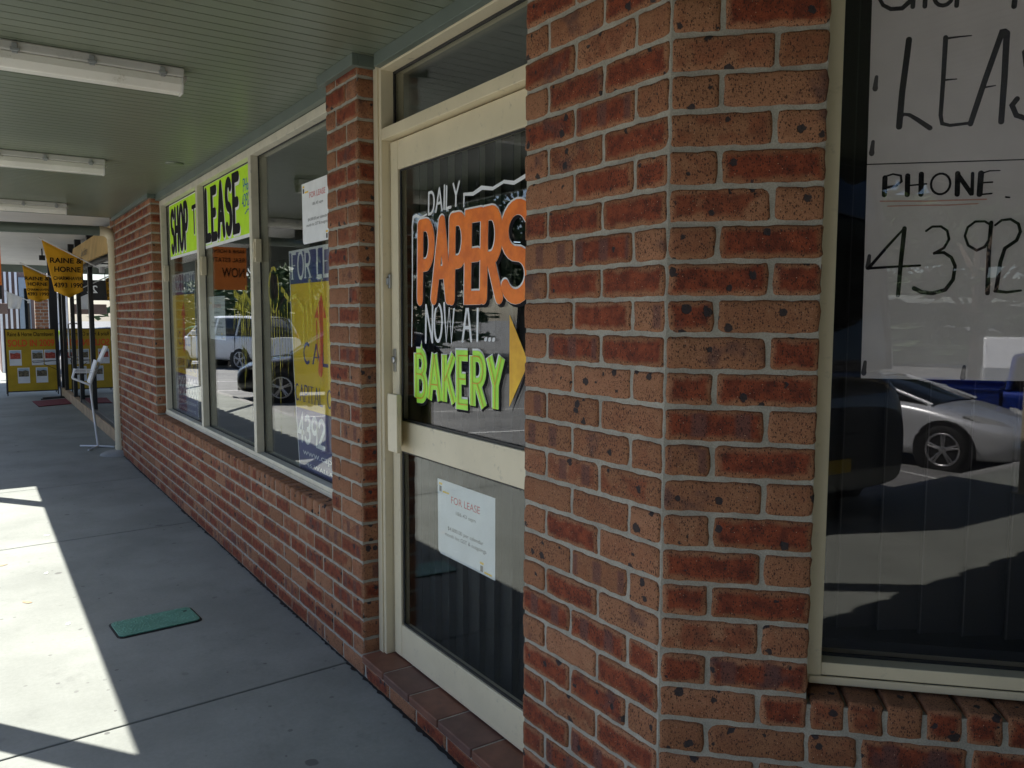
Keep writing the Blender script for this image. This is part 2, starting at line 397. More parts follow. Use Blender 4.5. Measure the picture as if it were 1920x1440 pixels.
# ------------------------------------------------------------------ bricks
CH = .086   # course height
def brick(mb, O, U, N, u0, u1, z0, z1, depth=.03, red=.5, hq=True, jit=1.0):
    """one rounded clay brick; O+U*u, outward N, up z"""
    L, H = u1-u0, z1-z0; r = .0095
    if hq: us = [0,.0022,.007]+[L*i/(max(2,int(L/.02))) for i in range(1, max(2,int(L/.02)))]+[L-.007,L-.0022,L]; vs = [0,.0022,.007,H*.33,H*.66,H-.007,H-.0022,H]
    else: us = [0,.006,L*.5,L-.006,L]; vs = [0,.006,H-.006,H]
    us = sorted(us); pro = random.uniform(-.0016,.0016)*jit; tu = random.uniform(-.006,.006)*jit; tv = random.uniform(-.012,.012)*jit
    rnd = random.random(); stripe = 1.0 if random.random() < .13 else 0.0
    nu, nv = len(us), len(vs); vv = []; at = []; uv = []
    cr = .006+random.random()*.005
    chip = None
    if hq and random.random() < .22: chip = (random.choice((0,L)), random.choice((0,H)), random.uniform(.006,.016))
    ph = [random.uniform(0,6.28) for _ in range(4)]
    def node(i, j):
        u, v = us[i], vs[j]
        d = min(u, L-u, v, H-v); off = -(r-math.sqrt(max(0, r*r-(r-min(d,r))**2)))*.8
        du = min(u, L-u); dv = min(v, H-v)
        # rounded corners in plan
        if du < cr and dv < cr:
            k = (1-du/cr)*(1-dv/cr)*cr*.35
            u += k if u < L/2 else -k; v += k if v < H/2 else -k
        if d < .004:      # slightly ragged arris
            wv = math.sin(us[i]*61+ph[0])*.0011+math.sin(us[i]*173+ph[1])*.0010; wu = math.sin(vs[j]*97+ph[2])*.0013+math.sin(vs[j]*211+ph[3])*.0009
            v += wv*jit; u += wu*jit
        if chip:
            dd = math.hypot(us[i]-chip[0], vs[j]-chip[1])
            if dd < chip[2]*1.6: off -= (1-dd/(chip[2]*1.6))*.008
        off += pro + tu*(u-L/2) + tv*(v-H/2) + math.sin(us[i]*40+ph[1])*math.sin(vs[j]*60+ph[0])*.0006*jit
        return O + U*(u0+u) + V3((0,0,z0+v)) + N*off
    for j in range(nv):
        for i in range(nu):
            vv.append(node(i,j)); uv.append((us[i]/L, vs[j]/H, L))
    fs = [(j*nu+i, j*nu+i+1, (j+1)*nu+i+1, (j+1)*nu+i) for j in range(nv-1) for i in range(nu-1)]
    ring = [i for i in range(nu)] + [j*nu+nu-1 for j in range(1,nv)] + [(nv-1)*nu+i for i in range(nu-2,-1,-1)] + [j*nu for j in range(nv-2,0,-1)]
    b0 = len(vv)
    for k in ring: vv.append(vv[k]-N*depth); uv.append(uv[k])
    n = len(ring); fs += [(ring[(k+1)%n], ring[k], b0+k, b0+(k+1)%n) for k in range(n)]
    if U.cross(V3((0,0,1))).dot(N) < 0: fs = [tuple(reversed(f)) for f in fs]
    mb.add(vv, fs, True)
    mb.att.setdefault('bk', []).extend([(red, rnd, stripe, 1)]*len(vv)); mb.att.setdefault('buv', []).extend(uv)
def redness(L):
    x = random.random()
    if L > .15: return random.uniform(.65,1) if x < .50 else (random.uniform(.3,.6) if x < .68 else random.uniform(0,.15))
    return random.uniform(.6,1) if x < .22 else random.uniform(0,.25)
J = .0105
def course(mb, O, U, N, k, cuts, hq=True, depth=.03, extra=0):
    """k: course index (bottom line z=(26-k)*CH); cuts = list of (u0,u1) bricks without mortar"""
    z1 = (26-k)*CH + CH - J/2; z0 = (26-k)*CH + J/2
    for a, b in cuts: brick(mb, O, U, N, a, b, z0, z1, depth, redness(b-a), hq)

# course index helper: course occupying lines k-1..k has bottom (26-k)*CH
SQ = math.sqrt(.5)
YC = 1.38734                       # near corner of the brick pier on the footpath face
FD = V3((SQ,-SQ,0)); FN = V3((-SQ,-SQ,0))     # splayed face: direction and outward normal
OX = V3((-1,0,0)); OY = V3((0,1,0)); MY = V3((0,-1,0)); PX_ = V3((1,0,0)); UZ = V3((0,0,1))
Y2, Y2B, Y3, YE = 3.202, 3.552, 7.832, 9.95
ZT = 2.66                          # soffit height

shop = thing('corner_shop', (1.5, 5, 0), 'vacant brick corner shop with cream framed windows and a splayed brick corner', 'shop')

# --- near pier (two faces meeting at 135 degrees)
pb = MB(); O1 = V3((0, YC, 0))
for k in range(-5, 27):
    odd = (k % 2 == 0)   # rows ending on even k lines carry a stretcher at the corner
    if k % 2 == 1:  left = [(.006,.233),(.243,.470),(.480,.588)]; right = [(.006,.233),(.243,.350)]
    else:           left = [(.006,.113),(.123,.350),(.360,.588)]; right = [(.006,.113),(.123,.350)]
    course(pb, O1, OY, OX, k, left, True, .05)
    course(pb, O1, FD, FN, k, right, True, .06)
near_pier = pb.build('brick_pier', M['brick'], shop)
mm = MB(); z1 = ZT+.3
def pier_plan(e): # recessed by e behind brick faces
    a = V3((e, YC+.588-.004, 0)); b = V3((e, YC+e*.414, 0)); c = b + FD*(.346); d = c + V3((SQ,SQ,0))*.12; f = V3((.14, YC+.588-.004, 0))
    return [a,b,c,d,f]
mm.prism(pier_plan(.006), (0,0,z1)); mm.build('mortar', M['mortar'], near_pier)

# --- second pier + low wall + far pier in the footpath plane
wb = MB(); rb = MB(); Z_SILL_K = 18
def running(mb, O, U, N, k, y0, y1, shift, hq):
    """stretcher bond between y0 and y1 (metres along U)"""
    cuts = []; y = y0; first = .230 if shift == 0 else .110
    L = first
    while y < y1-.03:
        e = min(y+L, y1); cuts.append((y, e)); y = e+J; L = .230
    course(mb, O, U, N, k, cuts, hq)
Z0 = V3((0,0,0))
for k in range(-5, 19):
    if k <= 18: # pier 2 courses above the sill
        c = [(Y2+.004,Y2+.112),(Y2+.122,Y2B-.002)] if k % 2 else [(Y2+.004,Y2+.231),(Y2+.241,Y2B-.002)]
        course(wb, Z0, OY, OX, k, c, True, .02)
for k in range(-5, 27):   # return of pier 2 toward the door
    course(rb, V3((0,Y2,0)), PX_, MY, k, [(.004,.114)], True, .02)
for k in range(20, 27): running(wb, Z0, OY, OX, k, Y2+.004, YE, k % 2, True if k > 18 else False)
# rowlock sill course, headers on edge
y = Y2B+.006; run = [];
course(wb, Z0, OY, OX, 19, [(Y2+.004,Y2+.231),(Y2+.241,Y2B-.002)])
while y < Y3-.05:
    brick(wb, Z0, OY, OX, y, y+.076, (26-19)*CH+J/2, (26-19)*CH+CH-.004, .098, redness(.1)*.7, False); y += CH
cuts = []; yy = Y3+.004
running(wb, Z0, OY, OX, 19, Y3+.004, YE, 1, False)
for k in range(-5, 19): running(wb, Z0, OY, OX, k, Y3+.004, YE, k % 2, False)
wall = wb.build('brick_wall', M['brick'], shop)
rb.build('brick_return', M['brick'], wall)
rb = MB()
for k in range(-5, 19): course(rb, V3((0,Y3,0)), PX_, MY, k, [(.004,.114)], False, .02)
rb.build('brick_return', M['brick'], wall)
mm = MB(); e = .005
mm.box(e, .22, Y2+e, YE-e, 0, (26-19)*CH+.002)
mm.box(e, .22, Y2+e, Y2B-e, (26-19)*CH+.002, ZT+.3)
mm.box(e, .22, Y3+e, YE-e, (26-19)*CH+.002, ZT+.3)
mm.box(.0055, .22, Y2B-e, Y3+e, (26-19)*CH+.002, .670)
mm.build('mortar', M['mortar'], wall)

# --- splayed wall under the right-hand window
fb = MB(); FE = 2.4
for k in range(20, 27):
    cuts = [] ; u = .356
    if k % 2: cuts.append((u, u+.230)); u += .240
    else: cuts.append((u, u+.110)); u += .120
    while u < FE: cuts.append((u, u+.230)); u += .240
    course(fb, O1, FD, FN, k, cuts, True, .05)
u = .358
while u < FE:
    brick(fb, O1, FD, FN, u, u+.077, (26-19)*CH+J/2, (26-19)*CH+CH-.004, .11, redness(.2)*.9, True); u += CH
fw = fb.build('brick_wall', M['brick'], shop)
mm = MB(); mm.obox(O1, FD, FN, UZ, .346, FE, -.25, -e, 0, .668); mm.build('mortar', M['mortar'], fw)

# --- window frames of the footpath front
XF, XG = .080, .132      # frame face, glass
ym1, ym2 = (6.40, 6.455), (5.01, 5.065)
fr = MB()
fr.box(XF, .18, Y2B, Y3, .690, .735)          # sill rail
fr.box(XF, .18, Y2B, Y3, 2.555, 2.602)        # head
for a, b in ((Y3-.05, Y3), ym1, ym2, (Y2B, Y2B+.05)): fr.box(XF+.001, .18, a, b, .735, 2.555)
fr.box(XF-.006, XF, Y2B, Y3-.004, .688, .712)
win = fr.build('window', M['cream_dirty'], shop, .0025)
panes = [(ym1[1], Y3-.05), (ym2[1], ym1[0]), (Y2B+.05, ym2[0])]
g = MB()
for a, b in panes:
    pn = MB(); pn.box(XG, XG+.006, a-.006, b+.006, .729, 2.561); pn.build('pane', M['glass'], win)
    g.box(XG-.006, XG-.001, a, a+.007, .735, 2.555); g.box(XG-.006, XG-.001, b-.007, b, .735, 2.555)
    g.box(XG-.006, XG-.001, a+.007, b-.007, .735, .742); g.box(XG-.006, XG-.001, a+.007, b-.007, 2.548, 2.555)
g.build('gasket', M['gasket'], win)
for y0, zz in ((ym2[0]-.03, 1.985), (ym1[0]-.03, 1.96), (Y3-.078, 1.96), (ym1[1]+.0, 1.90)):
    lb = MB(); lb.box(XF+.012, XF+.05, y0, y0+.026, zz-.07, zz+.07); lb.box(XF+.004, XF+.013, y0+.006, y0+.02, zz-.045, zz+.05)
    lb.build('latch', M['cream'], win, .003)

# --- door frame, door leaf, transom
fr = MB()
fr.box(XF, .185, Y2-.066, Y2-.004, .113, 2.65); fr.box(XF, .185, 1.978, 2.04, .113, 2.65)
fr.box(XF-.007, XF, Y2-.045, Y2-.005, .113, 2.649)
fr.box(XF+.001, .185, 2.04, Y2-.066, 2.316, 2.362)
fr.box(XF+.001, .185, 2.04, Y2-.066, 2.600, 2.65)
dfm = fr.build('door_frame', M['cream'], shop, .0025)
g = MB(); a, b = 2.04, Y2-.066
for q in ((a,a+.01,2.362,2.60),(b-.012,b,2.362,2.60)): g.box(XG+.004, XG+.012, *q)
g.box(XG+.004, XG+.012, a+.01, b-.012, 2.590, 2.60); g.box(XG+.004, XG+.012, a+.01, b-.012, 2.362, 2.372)
g.build('gasket', M['gasket'], dfm)
pn = MB(); pn.box(XG+.013, XG+.019, a-.005, b+.005, 2.357, 2.605); pn.build('transom_pane', M['glass'], dfm)
DX = .116; yh, yl = Y2-.076, 2.05            # door leaf
lf = MB()
lf.box(DX, .158, yh-.066, yh, .120, 2.308); lf.box(DX, .158, yl, yl+.066, .120, 2.308)
lf.box(DX+.001, .158, yl+.066, yh-.066, .120, .262); lf.box(DX+.001, .158, yl+.066, yh-.066, 1.022, 1.150); lf.box(DX+.001, .158, yl+.066, yh-.066, 2.190, 2.308)
door = lf.build('door', M['cream'], shop, .003)
g = MB()
for z0, z1 in ((.262,1.022),(1.150,2.190)):
    a, b = yl+.066, yh-.066
    g.box(DX+.010, DX+.015, a, a+.008, z0, z1); g.box(DX+.010, DX+.015, b-.012, b, z0, z1); g.box(DX+.010, DX+.015, a+.008, b-.012, z0, z0+.010); g.box(DX+.010, DX+.015, a+.008, b-.012, z1-.008, z1)
    pn = MB(); pn.box(DX+.016, DX+.022, a-.005, b+.005, z0-.005, z1+.005); pn.build('pane', M['glass'], door)
g.build('gasket', M['gasket'], door)
hp = MB(); hp.box(.052, .074, 2.955, 3.040, 1.030, 1.270); hp.box(.074, .117, 3.034, 3.090, 1.045, 1.255)
hp.build('push_plate', M['cream'], door, .003)
lk = MB(); lk.lathe((DX, yh-.03, 1.405), (-1,0,0), [(0,.016),(.012,.016),(.014,.012),(.014,0)], 16); lk.box(DX-.006, DX, yh-.042, yh-.018, 1.355, 1.45); lk.build('lock', M['chrome'], door, .002)
lk = MB(); lk.box(DX-.012, DX, yh-.004, yh+.014, 1.705, 1.765); lk.box(DX-.020, DX-.012, yh+.000, yh+.010, 1.72, 1.75); lk.build('deadlock', M['chrome'], door, .003)

# --- doorstep: tiles over a brick course
st = MB(); st.box(.007, .24, 1.978, Y2+.0, .0, .072)
step = st.build('doorstep', M['mortar'], shop)
sb = MB(); 
y = 1.99
while y < Y2-.03:
    e2 = min(y+.23, Y2-.006); brick(sb, Z0, OY, OX, y, e2, .004, .070, .03, redness(.2), True); y = e2+J
sb.build('brick_course', M['brick'], step)
tb = MB(); ys = [1.985, 2.262, 2.503, 2.737, 2.972, 3.190]
for i in range(5):
    tb.cur = (i % 2); tb.box(-.014, .20, ys[i]+.004, ys[i+1]-.004, .080, .113)
tb.build('tile', [M['tile_b'], M['tile_a']], step, .004)
gb = MB(); gb.box(-.006, .20, 1.985, Y2-.001, .0725, .110); gb.build('grout', M['mortar'], step)

# --- splayed window
fo = .078
fr = MB()
def fbox(mb, u0, u1, d0, d1, z0, z1): mb.obox(O1, FD, FN, UZ, u0, u1, -d1, -d0, z0, z1)
fbox(fr, .352, .394, fo, fo+.10, .6905, 2.62); fbox(fr, 2.3, 2.35, fo, fo+.10, .6905, 2.62)
fbox(fr, .394, 2.3, fo+.001, fo+.10, .712, .744); fbox(fr, .394, 2.3, fo+.001, fo+.10, 2.56, 2.62)
fbox(fr, .365, 2.3, fo-.007, fo-.0005, .692, .7115)
fwin = fr.build('window', M['cream'], shop, .002)
GD = .128
pn = MB(); fbox(pn, .39, 2.304, GD, GD+.006, .738, 2.565); pn.build('pane', M['glass3'], fwin)
g = MB(); fbox(g, .394, 2.3, GD-.006, GD-.001, .744, .752); fbox(g, .394, .401, GD-.006, GD-.001, .752, 2.56); g.build('gasket', M['gasket'], fwin)
sc = MB()
for u, z in ((.362,.733),(.382,.703)):
    c = O1+FD*u-FN*(fo-.0005 if u < .37 else fo-.0075); sc.lathe(c, FN, [(0,.0035),(.001,.003),(.0012,0)], 10)
sc.build('screw', M['chrome'], fwin)

# --- interior shell (dark) and vertical blinds
it = MB()
it.box(.25, 6.0, -4.0, YE-.02, .05, .113)                # floor
it.box(5.9, 6.0, -4.0, YE-.02, .113, ZT); it.box(.25, 5.9, YE-.12, YE-.02, .113, ZT); it.box(.3, 5.9, -4.0, -3.9, .113, ZT)
it.build('interior', M['dark'], shop)
quick('ceiling', plain('ceiling_board', (.34, .35, .30), .8), shop, [(.19, 6.0, -4.0, YE-.02, ZT+.02, ZT+.08)])
iw = MB(); fbox(iw, .40, 2.4, .24, .245, .70, .745); 
iw.obox(O1, FD, FN, UZ, 2.35, 2.6, -.3, -.02, 0, ZT+.1)
iw.build('sill_board', M['dark'], shop)
def blinds(parent, O, U, N, u0, u1, z0, z1, pitch, depth):
    mb = MB(); u = u0
    while u < u1:
        a = random.uniform(-.06,.06)+.26; w2 = pitch*.56
        c = O + U*(u) - N*depth
        d = U*math.cos(a) - N*math.sin(a)
        mb.prism([c-d*w2+UZ*z0, c+d*w2+UZ*z0, c+d*w2+UZ*z1, c-d*w2+UZ*z1], N*.0015)
        u += pitch
    o = mb.build('vertical_blind', M['blind'], parent); u = u0; eb = MB()
    while u < u1:
        c = O+U*(u+pitch*.5)-N*(depth-.02); eb.prism([c-U*.0016+UZ*z0, c+U*.0016+UZ*z0, c+U*.0016+UZ*z1, c-U*.0016+UZ*z1], N*.001); u += pitch
    eb.build('lit_slat_edge', M['lit_slat_edge'], o); return o  # thin pale strips imitate slat edges catching the light
blinds(shop, O1, FD, FN, .41, 2.35, .77, 2.60, .102, .27)
blinds(shop, V3((0,0,0)), OY, OX, 2.0, 3.14, .16, 2.25, .118, .27)

# --- cornice trims under the soffit
tr = MB()
tr.box(-.028, .0, Y2-.028, Y2B+.03, 2.612, ZT); tr.box(0, .08, Y2-.028, Y2, 2.612, ZT)
tr.build('cornice_trim', M['trim'], shop, .002); tr = MB()
tr.box(.045, .083, Y2B+.03, Y3-.0, 2.604, ZT); tr.build('cornice_trim', M['trim'], shop, .002); tr = MB()
tr.box(-.026, 0, Y3-.028, YE+.02, 2.622, ZT); tr.box(.0,.08,Y3-.028,Y3,2.622,ZT)
tr.build('cornice_trim', M['trim'], shop, .002); tr = MB(); tr.box(.050, .0795, 1.98, Y2-.066, 2.606, ZT)
tr.build('cornice_trim', M['trim'], shop, .002); tr = MB()
tr.obox(O1, FD, FN, UZ, .352, 2.35, -.09, -.05, 2.622, ZT)
tr.build('cornice_trim', M['trim'], shop, .002)

# ------------------------------------------------------------------ awning over the footpath
XE, XE2 = -1.79, -2.62
aw = thing('footpath_awning', (XE, 4, 0), 'green slatted awning over the footpath on slim posts', 'awning')
sf = MB(); y = -9.0; pitch = .0755
while y < YE-.01:                                       # boards with a groove between, running out from the wall
    y1 = min(y+pitch-.006, YE); sf.box(XE+.02, 3.2 if y < 1.2 else .20, y, y1, ZT, ZT+.018)
    sf.box(XE+.02, 3.2 if y < 1.2 else .20, y1, y1+.006, ZT+.0045, ZT+.02); y += pitch
sf.build('soffit', M['soffit'], aw)
rf = MB(); rf.prism([(XE-.05,-9,2.84),(.6,-9,3.02),(.6,-9,3.06),(XE-.05,-9,2.88)], (0, YE+9, 0)); rf.box(.3, 6.0, 1.5, YE, 2.9, 3.0); rf.box(.45,6.,-9,1.5,2.9,3.)
rf.build('roof_sheet', M['galv'], aw)
fa = MB(); fa.box(XE-.02, XE+.02, 1.4, YE, 2.52, 2.9); fa.box(XE-.02, XE+.02, -9, 1.4, 2.62, 2.9)
fa.build('fascia', M['trim'], aw, .003)
va = MB()       # scalloped lower edge of the end valance
y = -9.0
while y < 1.39:
    n = 9; P = [(XE-.022, y, 2.66)]
    for i in range(n+1): P.append((XE-.022, y+.37*i/n, 2.60-.10*math.sin(math.pi*i/n)**.6))
    P.append((XE-.022, y+.37, 2.66)); va.prism(P, (-.003,0,0)); y += .37
va.build('valance', M['trim'], aw)
for y in (-9.3, -4.95, -.46, 4.09, 8.86):
    p = MB(); p.box(XE-.055, XE+.055, y-.055, y+.055, 0, ZT-.01); p.box(XE-.1, XE+.1, y-.1, y+.1, 0.0, .012); p.build('post', M['cream'], aw, .004)
# far awning of the next shops
aw2 = thing('footpath_awning', (XE2, 16, 0), 'white lined awning beyond the downpipe over the next shops', 'awning')
sf = MB(); y = YE+.06
while y < 23.2: sf.box(XE2+.02, .4, y, min(y+.145,23.2), 2.80, 2.82); sf.box(XE2+.02,.4,y+.145,y+.15,2.808,2.822); y += .15
sf.build('soffit', M['white_soffit'], aw2)
quick('roof_sheet', M['galv'], aw2, [(XE2, .6, YE+.03, 23.2, 3.0, 3.04), (.6, 6, YE+.03, 18.2, 3.0, 3.04)])
fa = MB(); fa.box(XE2-.02, XE2+.02, YE+.03, 23.2, 2.50, 3.0); fa.box(XE2, .4, 23.2, 23.24, 2.62, 3.0); fa.box(XE2, -.0, YE+.02, YE+.05, 2.66, 3.0)
fa.build('fascia', M['trim'], aw2)
va = MB(); y = YE+.03
while y < 23:
    P = [(XE2-.022, y, 2.53)]
    for i in range(8): P.append((XE2-.022, y+.30*i/7, 2.47-.10*math.sin(math.pi*i/7)**.6))
    P.append((XE2-.022, y+.30, 2.53)); va.prism(P, (-.003,0,0)); y += .30
va.build('valance', M['trim'], aw2)
for y in (10.4, 14.6, 18.9, 23.1):
    p = MB(); p.box(XE2-.05, XE2+.05, y-.05, y+.05, 0, 2.8); p.build('post', M['cream'], aw2, .004)
p = MB(); p.box(.08, .24, 20.45, 20.61, 0, 2.8); p.build('post', M['black_metal'], aw2, .004)
for y in (17.0,18.5,20.0,21.2):
    cd = MB(); cd.box(-1.6, -1.0, y, y+.05, 2.77, 2.80); cd.build('conduit', M['black_metal'], aw2)
qb = MB(); qb.box(-.26, -.19, 17.25, 17.35, 2.60, 2.66); qb.tube([(-.22,17.3,2.66),(-.22,17.3,2.8)], .012); qb.box(-.275,-.175,17.22,17.25,2.585,2.675)
tag(qb.build('floodlight', M['black_metal'], None, .004), 'small black floodlight hanging from the white soffit behind the big flag', 'floodlight')

# ------------------------------------------------------------------ fluorescent lights on the green soffit
def lamp(y, label):
    x1 = -.548; x0 = x1-1.25
    t = thing('fluorescent_light', (x1, y, ZT), label, 'ceiling light', 0, 'fluorescent lights under the awning')
    h = MB(); h.box(x0, x1, y-.050, y+.050, ZT-.040, ZT-.001); h.build('housing', M['lamp_white'], t, .006)
    d = MB(); prof = [(y-.046, ZT-.0405),(y-.046,ZT-.072),(y-.030,ZT-.104),(y+.030,ZT-.104),(y+.046,ZT-.072),(y+.046,ZT-.0405)]
    d.prism([(x0+.02, a, b) for a, b in prof], (x1-x0-.03, 0, 0)); d.build('diffuser', M['diffuser'], t, .006)
    e = MB(); e.prism([(x1-.012, y+(a-y)*1.04, ZT-.042+(b-ZT+.042)*1.04) for a, b in prof], (.010,0,0)); e.box(x1-.004, x1+.014, y-.03, y+.03, ZT-.05, ZT-.03)
    e.build('end_cap', M['lamp_white'], t, .003)
    for xx in (x1-.09, x1-.36, x1-.63, x1-.9, x1-1.16):
        for s in (-1, 1):
            c = MB(); c.box(xx-.010, xx+.010, y+s*.056-.003, y+s*.056+.003, ZT-.052, ZT-.012); c.box(xx-.017, xx+.017, y+s*.059-.002, y+s*.059+.002, ZT-.044, ZT-.030)
            c.build('clip', M['galv'], t, .002)
lamp(3.83, 'large nearest fluorescent light with clips, on the green soffit')
lamp(6.31, 'middle fluorescent light on the green soffit, between the nearest and farthest')
lamp(8.97, 'farthest fluorescent light on the green soffit, by the downpipe elbow')
pl = MB(); pl.lathe((.0-.12, 6.15, ZT), (0,0,-1), [(0,.06),(.006,.06),(.010,.052),(.010,0)], 24)
tag(pl.build('blanking_plate', M['soffit'], None), 'small round blanking plate painted into the green soffit', 'plate')

# ------------------------------------------------------------------ downpipe with elbow
dp = thing('downpipe', (-.03, 10.06, 0), 'cream downpipe with elbow turning along under the awning end', 'downpipe')
b = MB(); X, Y = -.005, 10.09
b.tube([(X,Y,.02),(X,Y,2.40)], .052, 20, False)
b.build('pipe', M['cream'], dp)
b = MB(); pts = [(X,Y,2.40)] + [(X-.10+.10*math.cos(a), Y, 2.42+.10*math.sin(a)) for a in [R(i*15) for i in range(0,7)]] + [(X-.13,Y,2.52)]
b.tube(pts, .055, 20, False); b.tube([(X,Y,2.385),(X,Y,2.42)], .058, 20); b.build('elbow', M['cream'], dp)
for z0, z1 in ((1.30,1.345),(.06,.10)):
    b = MB(); b.tube([(X,Y,z0),(X,Y,z1)], .0552, 20); b.build('collar', M['cream'], dp)
b = MB(); b.tube([(X-.12,Y,2.52),(XE-.2,Y,2.50)], .054, 20); b.build('horizontal_pipe', M['trim'], dp)
for z in (.45, 1.75):
    b = MB(); b.tube([(X-.056,Y,z),(X+.056,Y,z)], .008); b.box(X-.004, X+.062, Y-.06, Y+.06, z-.012, z+.012); b.build('bracket', M['galv'], dp)
b = MB(); b.lathe((X-.02, Y-.02, -.005), (0,0,1), [(0,.20),(.02,.19),(.045,.13),(.055,.06),(.055,0)], 22)
tag(b.build('cement_collar', M['kerb'], None), 'rough cement lump at the foot of the cream downpipe', 'collar')

# ------------------------------------------------------------------ lettering
def arc(cx, cy, rx, ry, a0, a1, n=12): return [(cx+rx*math.cos(R(a0+(a1-a0)*i/n)), cy+ry*math.sin(R(a0+(a1-a0)*i/n))) for i in range(n+1)]
GL = {
 'A': (.62, [[(0,0),(.31,1)],[(.31,1),(.62,0)],[(.12,.34),(.50,.34)]]),
 'B': (.52, [[(0,0),(0,1)],[(0,1),(.26,1)]+arc(.26,.77,.22,.23,90,-90)+[(0,.54)],[(.02,.54),(.28,.54)]+arc(.28,.27,.25,.27,90,-90)+[(0,0)]]),
 'C': (.58, [arc(.31,.5,.30,.5,50,310,18)]),
 'D': (.56, [[(0,0),(0,1)],[(0,1),(.18,1)]+arc(.2,.5,.36,.5,90,-90,16)+[(0,0)]]),
 'E': (.46, [[(.46,1),(0,1),(0,0),(.46,0)],[(.02,.52),(.36,.52)]]),
 'F': (.46, [[(.46,1),(0,1),(0,0)],[(.02,.52),(.36,.52)]]),
 'G': (.60, [arc(.31,.5,.30,.5,50,350,18)+[(.38,.42)]]),
 'H': (.54, [[(0,0),(0,1)],[(.54,0),(.54,1)],[(0,.5),(.54,.5)]]),
 'I': (.02, [[(.01,0),(.01,1)]]),
 'K': (.52, [[(0,0),(0,1)],[(.50,1),(.03,.44)],[(.15,.56),(.52,0)]]),
 'L': (.44, [[(0,1),(0,0),(.44,0)]]),
 'N': (.56, [[(0,0),(0,1)],[(0,1),(.56,0)],[(.56,0),(.56,1)]]),
 'O': (.62, [arc(.31,.5,.31,.5,90,450,24)]),
 'P': (.50, [[(0,0),(0,1)],[(0,1),(.22,1)]+arc(.24,.73,.26,.27,90,-90)+[(0,.46)]]),
 'R': (.54, [[(0,0),(0,1)],[(0,1),(.22,1)]+arc(.24,.73,.26,.27,90,-90)+[(0,.46)],[(.22,.46),(.54,0)]]),
 'S': (.50, [arc(.26,.75,.24,.25,35,270,14)+arc(.24,.25,.25,.25,90,-145,14)[1:]]),
 'T': (.54, [[(0,1),(.54,1)],[(.27,1),(.27,0)]]),
 'U': (.54, [[(0,1),(0,.28)]+arc(.27,.28,.27,.28,180,360)+[(.54,1)]]),
 'V': (.56, [[(0,1),(.28,0),(.56,1)]]),
 'W': (.80, [[(0,1),(.2,0),(.4,.9),(.6,0),(.8,1)]]),
 'Y': (.56, [[(0,1),(.28,.46)],[(.56,1),(.28,.46)],[(.28,.46),(.28,0)]]),
 '$': (.80, [arc(.42,.74,.40,.26,35,270,16)+arc(.42,.24,.40,.24,90,-150,16)[1:]]),
 'o': (.40, [arc(.2,.25,.2,.25,90,450,16)]),
 '.': (.04, [[(0,0),(.03,.0)]]), ' ': (.32, []), '-': (.3, [[(0,.5),(.3,.5)]]),
 '1': (.2, [[(0,.82),(.18,1),(.18,0)]]),
 '2': (.50, [arc(.25,.74,.24,.26,170,-20,12)+[(.0,0),(.50,0)]]),
 '3': (.48, [arc(.22,.75,.23,.25,150,-90,12),arc(.22,.26,.25,.26,90,-150,12)]),
 '4': (.52, [[(.40,0),(.40,1),(0,.33),(.52,.33)]]),
 '8': (.50, [arc(.25,.76,.22,.24,90,450,16),arc(.25,.26,.25,.26,90,450,16)]),
 '9': (.48, [arc(.24,.72,.24,.28,0,360,16)+[(.46,0)]]),
 '0': (.50, [arc(.25,.5,.25,.5,90,450,20)]),
}
